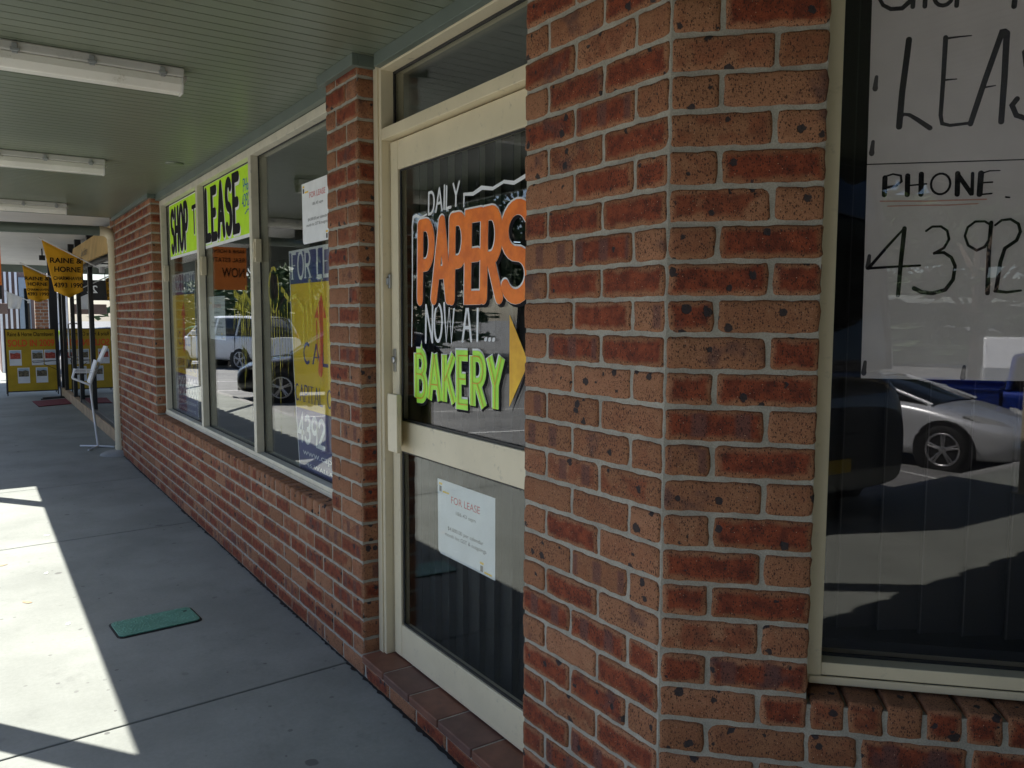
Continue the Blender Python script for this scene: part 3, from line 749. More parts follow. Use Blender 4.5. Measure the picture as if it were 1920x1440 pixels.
class Ink:
    """flat painted strokes on a surface: frame O + U*u + UZ*v, lifted along N"""
    def __init__(s, O, U, N, V=None): s.O, s.U, s.N, s.V = V3(O), V3(U), V3(N), V or UZ; s.mb = MB(); s.k = 0
    def P(s, u, v, h=0): return s.O + s.U*u + s.V*v + s.N*h
    def stroke(s, pts, w, h=.0, wv=None, cap='round', w1=None):
        """ribbon of width w with mitred joints; w1 = end width"""
        h = h + s.k*4e-5; s.k += 1
        q = [V3((a,b)) for a, b in pts]; n = len(q)
        closed = (q[0]-q[-1]).length < 1e-6 and n > 3
        Ls, Rs = [], []
        for i in range(n):
            a = q[i]-q[i-1] if i else (q[0]-q[-2] if closed else q[1]-q[0])
            b = q[i+1]-q[i] if i < n-1 else (q[1]-q[0] if closed else q[-1]-q[-2])
            a = a.normalized(); b = b.normalized(); t = a+b
            if t.length < 1e-4: t = a
            t = t.normalized(); nn = V3((-t.y, t.x)); c = max(.45, abs(nn.dot(V3((-a.y, a.x)))))
            ww = w if w1 is None else w+(w1-w)*i/(n-1)
            Ls.append(q[i]+nn*ww/2/c); Rs.append(q[i]-nn*ww/2/c)
        vs = [s.P(x.x, x.y, h) for x in Ls] + [s.P(x.x, x.y, h) for x in Rs]
        fs = [(i, i+1, n+i+1, n+i) for i in range(n-1)]
        s.mb.add(vs, fs)
        if cap == 'round' and not closed:
            for e, p, d in ((0, q[0], q[0]-q[1]), (n-1, q[-1], q[-1]-q[-2])):
                d = d.normalized(); ww = (w if w1 is None or e == 0 else w1)/2; nn = V3((-d.y, d.x))
                ar = [p + nn*math.cos(R(x))*ww + d*math.sin(R(x))*ww for x in range(0, 181, 20)]
                s.mb.poly([s.P(x.x, x.y, h) for x in ar])
    def text(s, txt, u, v, hgt, w, width=None, gap=.16, slant=0, h=0, drop=0, cap='round', serif=0, thin=None, wob=0, arch=0):
        """brush lettering; width squeezes the line to that total width"""
        tot = sum(GL[c][0]+gap for c in txt)-gap; sx = (width/tot) if width else hgt
        x = 0
        for c in txt:
            gw, st = GL[c]; dy = random.uniform(-wob, wob); sc = 1+random.uniform(-wob, wob)*1.5
            for ln in st:
                pts = []
                for a, b in ln:
                    uu = u+(x+a)*sx; f = (x+a)/tot
                    pts.append((uu+slant*b*hgt, v+b*hgt*sc+dy*hgt+drop*f+arch*math.sin(f*math.pi)))
                ww = w
                if thin and len(ln) == 2 and abs(ln[0][1]-ln[1][1]) < .05: ww = thin
                s.stroke(pts, ww, h, cap=cap)
                if serif and len(ln) >= 2:
                    for e, o in ((0,1),(-1,-2)):
                        if abs(pts[e][1]-pts[o][1]) > hgt*.35 and (abs(ln[e][1]) < .01 or abs(ln[e][1]-1) < .01):
                            s.stroke([(pts[e][0]-serif, pts[e][1]), (pts[e][0]+serif, pts[e][1])], thin or w*.4, h, cap='flat')
            x += gw+gap
    def quad(s, u0, u1, v0, v1, h=0):
        s.mb.poly([s.P(u0,v0,h), s.P(u1,v0,h), s.P(u1,v1,h), s.P(u0,v1,h)])
    def poly(s, pts, h=0): s.mb.poly([s.P(a,b,h) for a, b in pts])
    def out(s, name, mat, parent): return s.mb.build(name, mat, parent)

def print_text(name, txt, O, U, N, size, mat, parent, width=None, bold=0.0, align='LEFT', V=None, squeeze=None):
    """printed lettering from the built-in face, turned into a mesh; sized by cap height"""
    cu = bpy.data.curves.new(name, 'FONT'); cu.body = txt; cu.size = 1; cu.offset = bold; cu.align_x = align
    o = bpy.data.objects.new(name+'_tmp', cu); COL.objects.link(o)
    dg = bpy.context.evaluated_depsgraph_get(); dg.update()
    me = bpy.data.meshes.new_from_object(o.evaluated_get(dg)); bpy.data.objects.remove(o)
    xs = [v.co.x for v in me.vertices]; w = max(xs)-min(xs); k = size/.729; kx = (width/w) if width else k
    V = V or UZ
    for v in me.vertices:
        p = V3(O)+V3(U)*(v.co.x*kx)+V*(v.co.y*k)+V3(N)*0; v.co = p
    me.materials.clear(); me.materials.append(mat); me.name = name
    ob = bpy.data.objects.new(name, me); return finish(ob, parent)

def sheet(name, O, U, N, pts, mat, label, cat, group=None, thick=.0008, parent=None, curl=0):
    """a card or paper sheet, outline pts in (u,v)"""
    O, U, N = V3(O), V3(U), V3(N); mb = MB()
    mb.prism([O+U*a+UZ*b for a, b in pts], -N*thick)
    o = mb.build(name, mat, parent)
    if label: tag(o, label, cat, group)
    return o
FO = (0, 0, 0)
def fo_pt(y, z, x): return V3((x, y, z))
# facade lettering frame: u runs toward the camera (-y)
def face(y, x): return (V3((x, y, 0)), MY, OX)
XI = XG+.010        # just inside the footpath panes

# --- lime card signs in the far and middle panes
def rect(u0, u1, v0, v1): return [(u0,v0),(u1,v0),(u1,v1),(u0,v1)]
def lime(y0, y1, z0, z1, label):
    O, U, N = face(y0, XG-.0012)
    o = sheet('lime_sign', O, U, N, rect(-.012, y0-y1+.012, z0-.022, z1+.016), M['white'], label, 'sign', 'lime lease signs taped inside the window')
    O2, _, _ = face(y0, XG-.0024)
    k = Ink(O2, U, N); k.quad(0, y0-y1, z0, z1); k.out('lime_panel', M['lime'], o)
    return o
ls = lime(7.66, 6.50, 2.100, 2.540, 'lime green card with hand painted SHOP, in the farthest window pane')
O, U, N = face(7.66, XG-.0030)
for dx, dz, mat, hh, nm in ((.012,-.012,M['white'],0,'letter_shadow'), (0,0,M['ink'],.0004,'lettering')):
    k = Ink(O, U, N); k.text('SHOP', .07+dx, 2.150+dz, .335, .066, width=.62, gap=.30, h=hh, wob=.012); k.out(nm, mat, ls); k = Ink(O, U, N)
    k.text('To', .87+dx, 2.240+dz, .20, .032, width=.24, h=hh); k.out(nm, mat, ls)
ls = lime(6.375, 5.085, 2.110, 2.545, 'lime green card with hand painted LEASE, in the middle window pane')
O, U, N = face(6.375, XG-.0030)
for dx, dz, mat, hh, nm in ((.014,-.012,M['white'],0,'letter_shadow'), (0,0,M['ink'],.0004,'lettering')):
    k = Ink(O, U, N); k.text('LEASE', .035+dx, 2.160+dz, .335, .070, width=.87, gap=.30, h=hh, wob=.012); k.out(nm, mat, ls)
k = Ink(O, U, N); k.text('PHoNE', 1.03, 2.385, .075, .009, width=.20, wob=.03); k.text('4392 10', 1.00, 2.290, .075, .009, width=.26, wob=.03)
k.stroke([(1.06,2.24),(1.12,2.262),(1.20,2.262),(1.27,2.25)], .009); k.out('phone_lettering', M['blue_ink'], ls)

# --- A4 notices
def a4(y0, y1, z0, z1, x, label, tilt=0, big=True):
    O, U, N = face(y0, x); Wd = y0-y1; H = z1-z0
    pts = [(0.004,z0+.012),(.02,z0),(Wd, z0-tilt),(Wd, z1-tilt),(0,z1)]
    o = sheet('notice', O, U, N, pts, M['white'], label, 'notice', 'printed A4 lease notices')
    O2 = O+N*.0006; t = V3((0,0,-tilt/Wd)); UU = U+t
    def tx(s, f, size, mat, nm, wf): 
        wd = Wd*wf; return print_text(nm, s, O2+UU*((Wd-wd)*.5)+UZ*(z0+H*f), UU, N, size, mat, o, width=wd)
    tx('FOR LEASE', .735, H*.095, M['red_ink'], 'heading', .50)
    tx('186.43 sqm', .605, H*.048, M['grey_ink'], 'area_line', .34)
    tx('$4,000.00 per calendar', .365, H*.05, M['grey_ink'], 'rent_line', .62)
    tx('month Inc GST & outgoings', .275, H*.05, M['grey_ink'], 'terms_line', .72)
    k = Ink(O2, UU, N)
    for a, b in ((.03*Wd, z0+.84*H), (.76*Wd, z0+.03*H)):
        k = Ink(O2, UU, N); k.quad(a, a+.06*Wd, b+.09*H, b+.12*H); k.quad(a+.07*Wd, a+.19*Wd, b-.005*H, b+.02*H); k.out('logo_band', M['yel'], o)
        k = Ink(O2, UU, N); k.quad(a+.005*Wd, a+.05*Wd, b, b+.075*H); k.out('logo_photo', M['grey_ink'], o)
    return o
a4(2.772, 2.350, .652, .950, DX+.024, 'white A4 lease notice in the lower glass of the door')
a4(4.250, 3.80, 1.968, 2.285, XG-.0015, 'white A4 lease notice above the blue and yellow poster, nearest pane')
a4(6.40, 5.93, 1.41, 1.728, XI+.001, 'white A4 lease notice under the LEASE card, middle pane')

# --- blue and yellow agency posters
def poster(y0, Wd, z0, z1, label, lean=.0):
    O, U, N = face(y0, XI+.0015); H = z1-z0
    def e(v): return lean*(1-max(0,(v-z0))/H)**1.6      # left edge sags inward toward the bottom
    vs = [z0+H*f for f in (0,.1,.2,.3,.45,.6,.8,1)]
    left = [(e(v), v) for v in vs]
    o = sheet('agency_poster', O, U, N, [(Wd, z0)]+[(Wd, z1)]+left[::-1], M['white'], label, 'poster', 'agency posters in the window')
    O2 = O+N*.0005; mar = .012
    def band(a, b, mat, nm):
        k = Ink(O2, U, N); zs = [a+(b-a)*i/6 for i in range(7)]
        k.poly([(e(z)+mar, z) for z in zs][::-1]+[(Wd-mar, a), (Wd-mar, b)]); k.out(nm, mat, o)
    zb, zt = z0+H*.292, z1-H*.150
    band(z0+mar, zb, M['navy'], 'blue_band'); band(zb, zt, M['yel'], 'yellow_band'); band(zt, z1-mar, M['navy'], 'header_band')
    O3 = O+N*.001
    k = Ink(O3, U, N); k.text('FOR LEASE', .055, zt+.028, H*.115, .020, width=Wd*.9, cap='flat', serif=.018, thin=.006, gap=.2); k.out('heading', M['white'], o)
    k = Ink(O3, U, N); k.text('CALL', .22, z0+H*.50, H*.085, .018, width=Wd*.50, cap='flat', serif=.014, thin=.006, gap=.25); k.out('agency_lettering', M['navy'], o); k = Ink(O3, U, N)
    k.text('CAPITAL ONE RE', .05+lean*.2, z0+H*.325, H*.072, .011, width=Wd*.9, cap='flat', serif=.009, thin=.004, gap=.2); k.out('agency_lettering', M['navy'], o)
    k = Ink(O3, U, N); k.text('4392 8800', .055+lean*.45, z0+H*.145, H*.115, .026, width=Wd*.95, slant=.06, gap=.2); k.out('phone_number', M['white'], o)
    print_text('web_line', 'www.capitalone', O3+U*(.085+lean*.8)+UZ*(z0+H*.085), U, N, .036, M['white'], o, width=Wd*.78)
    print_text('address_line', '46 WALLARAH RD', O3+U*(.12+lean)+UZ*(z0+H*.035), U, N, .024, M['white'], o, width=Wd*.72)
    k = Ink(O3+N*.0004, U, N)
    a = Wd*.50; zc = z0+H*.52
    k.stroke([(a, zc),(a+.01, zc+.15),(a+.0, zc+.26)], .05, w1=.075); k.poly([(a-.09, zc+.22),(a+.085, zc+.22),(a+.02, zc+.345)], .0003)
    k.stroke([(a-.01, zc-.06),(a-.005, zc-.03)], .062); k.stroke([(a-.055, zc+.2),(a-.05, zc-.01)], .018, w1=.006)
    k.out('red_arrow', M['red_paint'], o)
    return o
poster(4.520, .96, .715, 1.950, 'blue and yellow agency poster nearest the camera, beside the brick pier', .115)
poster(7.725, .88, .730, 1.945, 'blue and yellow agency poster in the farthest window pane under SHOP', .06)

# --- dribbled yellow paint on the outside of two panes (parts of the window)
def smear(y0, runs, nm='paint_smear'):
    O, U, N = face(y0, XG-.0006); k = Ink(O, U, N)
    for r_ in runs: k.stroke(r_[0], r_[1], 0, w1=r_[2])
    k.out(nm, M['smear'], win)
rr = random.Random(4)
runs = []
for i in range(15):
    u = .10+i*.033; top = 1.80+rr.uniform(-.12,.02)-abs(i-6)*.012; ln = rr.choice((.18,.3,.5,.72))*rr.uniform(.7,1)
    runs.append(([(u,top),(u+rr.uniform(-.015,.015),top-ln*.35),(u+rr.uniform(-.02,.02),top-ln*.7),(u+rr.uniform(-.02,.02),top-ln)], rr.uniform(.012,.03), .003))
runs.append(([(.12,1.74),(.25,1.70),(.38,1.72),(.5,1.66)], .05, .03)); runs.append(([(.16,1.66),(.3,1.63),(.42,1.62)], .05, .02))
smear(5.74, runs)
runs = [(arc(.13,1.74,.09,.13,60,400,16), .022, .014)]
for i in range(9):
    u = .07+i*.05; top = 1.62+rr.uniform(-.05,.1); ln = rr.uniform(.2,.75)
    runs.append(([(u,top),(u+.008,top-ln*.5),(u-.006,top-ln)], rr.uniform(.010,.022), .003))
runs.append(([(.28,1.74),(.40,1.68),(.52,1.70),(.64,1.62)], .035, .02))
for i in range(8):
    u = .62+i*.06; top = 1.78+rr.uniform(-.2,.0); ln = rr.uniform(.15,.5)
    runs.append(([(u,top),(u+.02,top-ln*.5),(u+.01,top-ln)], rr.uniform(.012,.028), .004))
smear(4.90, runs)

# --- painted lettering on the door glass (outer face of the upper pane)
XD = DX+.0155
O, U, N = face(2.985, XD)
def dk(): return Ink(O, U, N)
k = dk(); k.text('DAILY', .165, 1.985, .082, .011, width=.235, slant=.05, gap=.2, drop=.012, wob=.02)
k.out('white_lettering', M['p_white'], door); k = dk(); k.text('NOW AT', .135, 1.488, .142, .013, width=.42, slant=.03, gap=.16, drop=.018, wob=.015)
k.out('white_lettering', M['p_white'], door); k = dk()
for i in range(3): k.stroke([(.582+i*.026,1.508),(.588+i*.026,1.510)], .013)
k.out('white_dots', M['p_white'], door); k = dk()
k.stroke([(.012,1.465),(.018,1.6),(.024,1.8),(.026,1.95),(.034,1.985),(.06,1.99)], .006, w1=.013); k.stroke([(.06,1.99),(.10,1.978),(.15,1.986)], .014, w1=.006)
k.out('white_flourish', M['p_white'], door); k = dk(); k.stroke([(.435,1.985),(.437,2.028),(.50,2.022),(.56,2.036)], .008, w1=.016); k.stroke([(.56,2.036),(.63,2.024),(.70,2.038)], .014, w1=.010); k.stroke([(.70,2.038),(.76,2.026),(.84,2.042)], .012, w1=.014)
k.out('white_flourish', M['p_white'], door)
def word(txt, u, v, hg, wd, w_, mat, nm, **kw):
    st = random.getstate()
    k = Ink(O+N*.0012, U, N); k.text(txt, u-.004, v+.003, hg, w_+.008, width=wd, **kw); k.out('letter_outline', M['p_white'], door)
    random.setstate(st)
    k = Ink(O+N*.0032, U, N); k.text(txt, u, v, hg, w_, width=wd, **kw); return k.out(nm, mat, door)
st = random.getstate(); k = Ink(O+N*.0002, U, N); k.text('PAPER$', .103, 1.648, .290, .056, width=.755, gap=.12, slant=.03, wob=.008); k.out('letter_shadow', M['ink'], door); random.setstate(st)
word('PAPER$', .094, 1.656, .290, .755, .049, M['orange'], 'orange_lettering', gap=.12, slant=.03, wob=.008)
word('BAKERY', .060, 1.258, .180, .635, .040, M['lettergreen'], 'green_lettering', gap=.24, cap='flat', slant=.0, wob=0, drop=.012)
k = Ink(O+N*.006, U, N); st2 = random.getstate(); k.text('BAKERY', .060, 1.258, .180, .004, width=.635, gap=.24, cap='flat', wob=0, drop=.012); k.out('letter_line', M['orange_line'], door)
k = Ink(O+N*.0012, U, N); k.poly([(.738,1.285),(.85,1.44),(.738,1.595)]); k.out('arrow', M['orange_yel'], door)
k = Ink(O+N*.0002, U, N); k.text('BAKERY', .066, 1.252, .180, .048, width=.635, gap=.24, cap='flat', drop=.012); k.out('letter_shadow', M['ink'], door); k = Ink(O+N*.0002, U, N); k.poly([(.748,1.262),(.872,1.436),(.852,1.447)]); k.out('arrow_shadow', M['ink'], door)

# --- butcher's-paper notice in the splayed window
PO = O1-FN*(GD+.010); PO = V3((PO.x, PO.y, 0))
def psheet(z0, z1, u0a, u0b, label):
    o = sheet('paper_sign', PO, FD, FN, [(u0a,z0),(1.52,z0),(1.52,z1),(u0b,z1)], M['paper_grey'], label, 'sign', 'hand lettered paper sheets in the splayed window'); return o
up = psheet(1.956, 2.52, .467, .462, 'upper hand lettered paper sheet reading LEASE, in the right-hand window')
lo = psheet(1.442, 1.953, .472, .467, 'lower hand lettered paper sheet with PHONE and a number, in the right-hand window')
PI = PO+FN*.0006
def pk(): return Ink(PI, FD, FN)
k = pk()
def MS(pts, a, b=None): k.stroke(pts, a*1.3, 0, cap='round', w1=(b or a)*1.3)
MS([(.548,2.238),(.545,2.20),(.538,2.12),(.5345,2.040)], .0105, .011); MS([(.535,2.058),(.544,2.068),(.556,2.066),(.573,2.055),(.602,2.034)], .004, .009)
MS([(.627,2.238),(.626,2.14),(.624,2.062),(.628,2.043),(.645,2.038),(.692,2.042)], .0085, .005); MS([(.630,2.236),(.655,2.238),(.682,2.239)], .004, .002); MS([(.629,2.142),(.655,2.143)], .004, .002)
MS([(.689,2.040),(.716,2.14),(.746,2.243),(.752,2.244)], .0095, .010); MS([(.756,2.240),(.756,2.14),(.754,2.042)], .011, .010); MS([(.708,2.120),(.738,2.124)], .004, .002)
MS([(.856,2.195),(.84,2.215),(.815,2.218),(.795,2.195),(.80,2.165),(.83,2.135),(.85,2.105),(.845,2.065),(.815,2.043),(.785,2.055),(.775,2.078),(.785,2.092)], .008, .009)
MS([(.95,2.235),(.89,2.235),(.887,2.045),(.95,2.045)], .009, .006); MS([(.889,2.14),(.93,2.142)], .005, .003)
MS([(.478,2.338),(.488,2.320),(.505,2.310),(.53,2.310),(.547,2.325),(.556,2.36)], .006, .009); MS([(.553,2.312),(.555,2.41)], .008); MS([(.579,2.311),(.581,2.41)], .008); MS([(.581,2.33),(.60,2.345)], .005)
MS(arc(.618,2.332,.020,.022,90,450,14), .007); MS([(.647,2.308),(.650,2.41)], .008); MS([(.650,2.36),(.675,2.375),(.69,2.355),(.675,2.335),(.652,2.335)], .006, .005)
MS([(.768,2.298),(.773,2.40)], .009, .010); MS([(.773,2.40),(.82,2.402)], .005, .003); MS(arc(.85,2.335,.026,.028,90,450,14), .007); MS([(.895,2.305),(.897,2.36),(.92,2.365)], .008, .005)
k.out('lettering', M['ink'], up)
k = pk()
MS([(.508,1.922),(.508,1.882)], .009); MS([(.506,1.924),(.525,1.930),(.543,1.926),(.545,1.912),(.532,1.902),(.514,1.899)], .003, .005)
MS([(.558,1.925),(.559,1.881)], .009); MS([(.588,1.928),(.589,1.881)], .009); MS([(.560,1.902),(.600,1.905)], .003)
MS(arc(.631,1.904,.021,.024,80,440,18), .004); MS([(.667,1.927),(.668,1.879)], .009); MS([(.667,1.925),(.698,1.880)], .008); MS([(.699,1.926),(.700,1.879)], .006)
MS([(.717,1.926),(.716,1.878)], .010); MS([(.716,1.925),(.735,1.931),(.757,1.931)], .003, .002); MS([(.719,1.904),(.742,1.905)], .003); MS([(.716,1.877),(.742,1.879)], .003); MS([(.772,1.870),(.780,1.869)], .003)
MS([(.548,1.643),(.551,1.72),(.556,1.802)], .0075, .008); MS([(.556,1.803),(.520,1.760),(.479,1.708)], .004, .006); MS([(.477,1.708),(.53,1.711),(.594,1.714)], .005, .004)
MS([(.604,1.795),(.617,1.805),(.636,1.805),(.650,1.795),(.655,1.775),(.645,1.755),(.624,1.742)], .004, .005); MS([(.624,1.743),(.645,1.744),(.662,1.732),(.671,1.712),(.668,1.680),(.652,1.656),(.625,1.648),(.600,1.651),(.583,1.660)], .005, .008)
MS([(.744,1.806),(.73,1.815),(.71,1.815),(.694,1.802),(.689,1.782),(.697,1.760),(.716,1.748),(.733,1.756),(.743,1.775)], .004, .005); MS([(.744,1.812),(.742,1.74),(.744,1.648)], .007, .008)
MS([(.753,1.806),(.766,1.817),(.785,1.819),(.802,1.808),(.807,1.79),(.80,1.77),(.776,1.752),(.768,1.72),(.762,1.655)], .004, .007); MS([(.760,1.653),(.785,1.650),(.815,1.654)], .006, .004)
x = .86
for ch in '1044':
    for ln in GL[ch][1]: MS([(x+a*.19, 1.648+b*.165) for a, b in ln], .007, .006)
    x += .115
k.out('lettering', M['ink'], lo)
k = pk(); k.stroke([(.500,1.867),(.56,1.866),(.60,1.8645),(.66,1.8655),(.731,1.866)], .0035); k.stroke([(.517,1.855),(.58,1.8555),(.65,1.8545),(.714,1.8565)], .003); k.out('underline', M['pale_red'], lo)
tb = MB()
for u, z, par in ((.478,2.135,up),(.476,1.985,up),(.478,1.716,lo),(.478,1.46,lo),(.70,1.452,lo)):
    a = Ink(PI+FN*.0003, FD, FN); a.stroke([(u,z),(u+.002,z+.022)], .011, w1=.008); a.poly([(u+.0065*math.cos(i), z-.004+.008*math.sin(i)) for i in [x*.6 for x in range(10)]], .0002); a.out('tape_mark', M['grey_ink'], par)

# ------------------------------------------------------------------ neighbouring shop
ns = thing('neighbouring_shop', (1, 14, 0), 'neighbouring shop with black framed glass front behind the yellow flags', 'shop')
XN = .10
b = MB()
for k_ in range(-6, 27):
    z = (26-k_)*CH; brick(b, V3((0,YE+.05,0)), OY, OX, .004 if k_ % 2 else .008, .30, z+.005, z+CH-.005, .03, redness(.1), False)
nb = MB(); nb.box(.004, .6, YE+.06, 10.33, 0, 2.8); nb.build('end_wall', M['mortar'], ns)
b.build('brick_edge', M['brick'], ns)
b = MB(); b.box(XN-.03, .30, 10.33, 18.2, 0, .15); b.build('plinth', M['timber'], ns, .004)
b = MB()
for y0, y1 in ((10.36,10.42),(13.25,13.36),(14.85,14.95),(15.9,16.0),(17.45,17.58),(18.08,18.2)): b.box(XN-.02, XN+.07, y0, y1, .15, 2.8)
b.box(XN-.015, XN+.06, 10.42, 18.08, 2.28, 2.36)
b.box(XN-.012, XN+.05, 10.42, 14.85, .15, .20)
b.build('shopfront_frame', M['black_metal'], ns)
b = MB(); b.box(XN-.028, XN-.006, 10.335, 10.385, .15, 2.75); b.build('metal_trim', M['galv'], ns)
for y0, y1, z0 in ((10.42,13.25,.20),(13.36,14.85,.20),(14.95,15.9,.16),(16.0,17.45,.16)):
    b = MB(); b.box(XN+.01, XN+.016, y0, y1, z0, 2.28); b.build('pane', M['glass2'], ns)
b = MB(); b.tube([(XN-.02,15.86,.85),(XN-.07,15.86,.87),(XN-.07,15.86,1.42),(XN-.02,15.86,1.44)], .014, 10); b.build('door_handle', M['chrome'], ns)
b = MB(); b.box(1.8,1.9,10.33,18.2,.15,2.8); b.box(XN+.1,1.8,10.33,18.2,.02,.14); b.box(XN+.1,1.8,18.1,18.2,.15,2.8); b.box(XN+.08,6,10.33,18.2,2.84,2.95); b.build('interior', M['dark'], ns)
fs_ = MB(); fs_.prism([(.02,10.42,2.33),(.05,10.42,2.33),(.10,10.42,2.66),(.07,10.42,2.66)], (0,4.6,0)); fsg = fs_.build('fascia_sign', paint('faded_yellow_sign', (.52,.35,.13), .7, .15, 3), ns)
print_text('lettering', 'Real Estate', V3((.035,13.6,2.44)), MY, OX, .12, M['black_plastic'], fsg, V=V3((.05,0,.33)).normalized()).location = V3((-.006,0,0))

# --- yellow flags on angled poles
def flag(y, base, tip, pts, label, txt, sc=1.0, mat=None, lines=True):
    t = thing('flag', (base[0], y, base[1]), label, 'flag', 0, 'angled flags on the neighbouring shop')
    p = MB(); p.tube([(base[0], y, base[1]), (tip[0], y, tip[1])], .009, 8); p.box(base[0]-.02, base[0]+.03, y-.03, y+.03, base[1]-.05, base[1]+.03); p.build('pole', M['white_metal'], t)
    # rippled cloth
    n = 14; mb = MB()
    us = [pts[0][0]+(pts[1][0]-pts[0][0])*i/n for i in range(n+1)]
    def top(x): f = (x-pts[0][0])/(pts[1][0]-pts[0][0]); return pts[0][1]+(pts[1][1]-pts[0][1])*f
    lx0, lx1 = pts[4][0], pts[2][0]
    def low(f):
        return pts[4][1]+(pts[3][1]-pts[4][1])*f/.5 if f < .5 else pts[3][1]+(pts[2][1]-pts[3][1])*(f-.5)/.5
    grid = []
    for j in range(9):
        g = j/8
        for i in range(n+1):
            f = i/n; xa = us[i]; za = top(xa); xb = lx0+(lx1-lx0)*f; zb_ = low(f)
            grid.append((xa+(xb-xa)*g, y+.018*math.sin(f*9+g*2)*g, za+(zb_-za)*g))
    fs2 = [(j*(n+1)+i, j*(n+1)+i+1, (j+1)*(n+1)+i+1, (j+1)*(n+1)+i) for j in range(8) for i in range(n)]
    mb.add(grid, fs2, True); c = mb.build('banner', mat or M['flag'], t)
    so_ = c.modifiers.new('cloth', 'SOLIDIFY'); so_.thickness = .002
    if lines:
        x0 = lx0+.0; wd = (pts[1][0]-lx0)
        zr = pts[1][1]; hh = zr-pts[3][1]
        for s_, fz, size, wf, dx in txt:
            print_text('lettering', s_.upper(), V3((x0+dx*wd, y-.024, zr-hh*fz)), PX_, MY, size, M['ink'], c, width=wd*wf, bold=.02)
    return t
flag(12.0, (.10,2.195), (-.605,2.57), [(-.572,2.555),(-.105,2.322),(-.123,1.898),(-.296,1.808),(-.448,1.892)],
     'large yellow pennant flag, nearer of the two, on an angled white pole', [('RAINE &',.13,.068,1.06,-.13),('HORNE',.35,.068,.88,.0),('CHARMHAVEN',.55,.045,.98,-.03),('4393 1990',.74,.062,.98,-.02)])
flag(14.9, (.10,2.0), (-.69,2.40), [(-.655,2.362),(-.297,2.182),(-.310,1.842),(-.457,1.788),(-.60,1.840)],
     'smaller yellow pennant flag farther along, above the yellow A-frame board', [('RAINE &',.13,.056,1.1,-.13),('HORNE',.35,.056,.9,.0),('CHARMHAVEN',.55,.036,.98,-.03),('4393 1990',.74,.050,.98,-.02)])
wf_ = flag(20.5, (-.30,1.885), (-.745,2.102), [(-.697,2.078),(-.414,1.941),(-.46,1.711),(-.57,1.709),(-.685,1.709)],
     'small white flag with faint spots, farthest, beside the brick pillar', [], mat=M['white'], lines=False)

# --- A-frame board
ab = thing('a_frame_board', (-.4, 18.6, 0), 'yellow A-frame board with red SOLD IN 2009 and house photos', 'sign board')
lean = .16; Hb = 1.24
def bp_(u, v, d=0): return V3((-.838+u, 18.45+lean*v/Hb-d, .07+v))
UB = PX_; VB = V3((0, lean, Hb)).normalized(); NB = V3((0, -Hb, lean)).normalized()
OB = V3((-.838, 18.45, .07))
b = MB(); b.obox(OB, UB, VB, NB, 0.015, .865, .02, 1.235, -.012, 0); bd = b.build('panel', M['board'], ab)
b = MB()
for u0, u1, v0, v1 in ((0,.02,-.09,1.25),(.86,.88,-.09,1.25),(.02,.86,1.23,1.25),(.02,.86,.0,.02)): b.obox(OB, UB, VB, NB, u0, u1, v0, v1, -.018, .006)
for x in (-.828, .032):
    b.tube([(x,18.62,1.30),(x,18.92,.0)], .010, 8); b.tube([(x, 18.46,.3),(x,18.84,.3)], .006, 6)
b.tube([(-.828,18.70,.95),(.032,18.70,.95)], .008, 6)
b.build('frame', M['black_metal'], ab)
print_text('heading', 'Raine & Horne Charmhaven', OB+UB*.05+VB*1.10+NB*.002, UB, NB, .085, M['ink'], ab, width=.78, bold=.01, V=VB)
print_text('sold_lettering', 'SOLD IN 2009', OB+UB*.05+VB*.90+NB*.002, UB, NB, .135, M['red_paint'], ab, width=.79, bold=.02, V=VB)
M['pic_sky'] = plain('photo_sky', (.45,.55,.65), .5); M['pic_land'] = paint('photo_land', (.16,.13,.08), .5, .6, 30); M['pic_red'] = paint('photo_roof', (.45,.08,.05), .5, .5, 30)
for i, (u, v, red) in enumerate(((.065,.52,1),(.44,.52,0),(.66,.52,1),(.19,.17,0),(.50,.17,0))):
    k = Ink(OB+NB*.001, UB, NB, VB); k.quad(u, u+.205, v, v+.305); o = k.out('listing', M['white'], ab)
    k = Ink(OB+NB*.002, UB, NB, VB); k.quad(u+.015, u+.19, v+.225, v+.29); k.out('photo_sky', M['pic_sky'], o)
    k = Ink(OB+NB*.0025, UB, NB, VB); k.poly([(u+.015,v+.13),(u+.19,v+.13),(u+.19,v+.235),(u+.13,v+.255),(u+.08,v+.238),(u+.015,v+.25)]); k.out('photo_house', M['pic_red' if red else 'pic_land'], o)
# black wire stand beside it
bs = thing('wire_stand', (-.0, 17.6, 0), 'thin black wire brochure stand beside the yellow A-frame board', 'stand')
b = MB(); b.tube([(.015,17.6,.0),(.0,17.6,.72)], .011, 8); b.tube([(.0,17.6,.72),(.03,17.6,.92)], .011, 8); b.tube([(.0,17.6,.72),(-.42,17.6,.68)], .006, 6); b.tube([(.0,17.6,.52),(-.26,17.6,.66)], .006, 6); b.tube([(-.42,17.6,.68),(-.42,17.9,.70)], .006, 6); b.tube([(.0,17.6,.62),(.0,17.9,.7),(-.42,17.9,.70)], .006, 6)
b.build('frame', M['black_metal'], bs)
b = MB(); b.tube([(-.34,17.3,.012),(.06,17.5,.012)], .012, 8); b.tube([(-.30,17.55,.012),(.06,17.62,.012)], .012, 8); b.build('foot', M['black_metal'], bs)
b = MB(); b.prism([(-.50,16.98,.003),(-.46,15.96,.003),(.06,16.20,.003),(.05,17.22,.003)], (0,0,.012)); tag(b.build('door_mat', M['mat_red'], None, .003), 'maroon door mat on the pavement by the neighbouring glass door', 'mat')

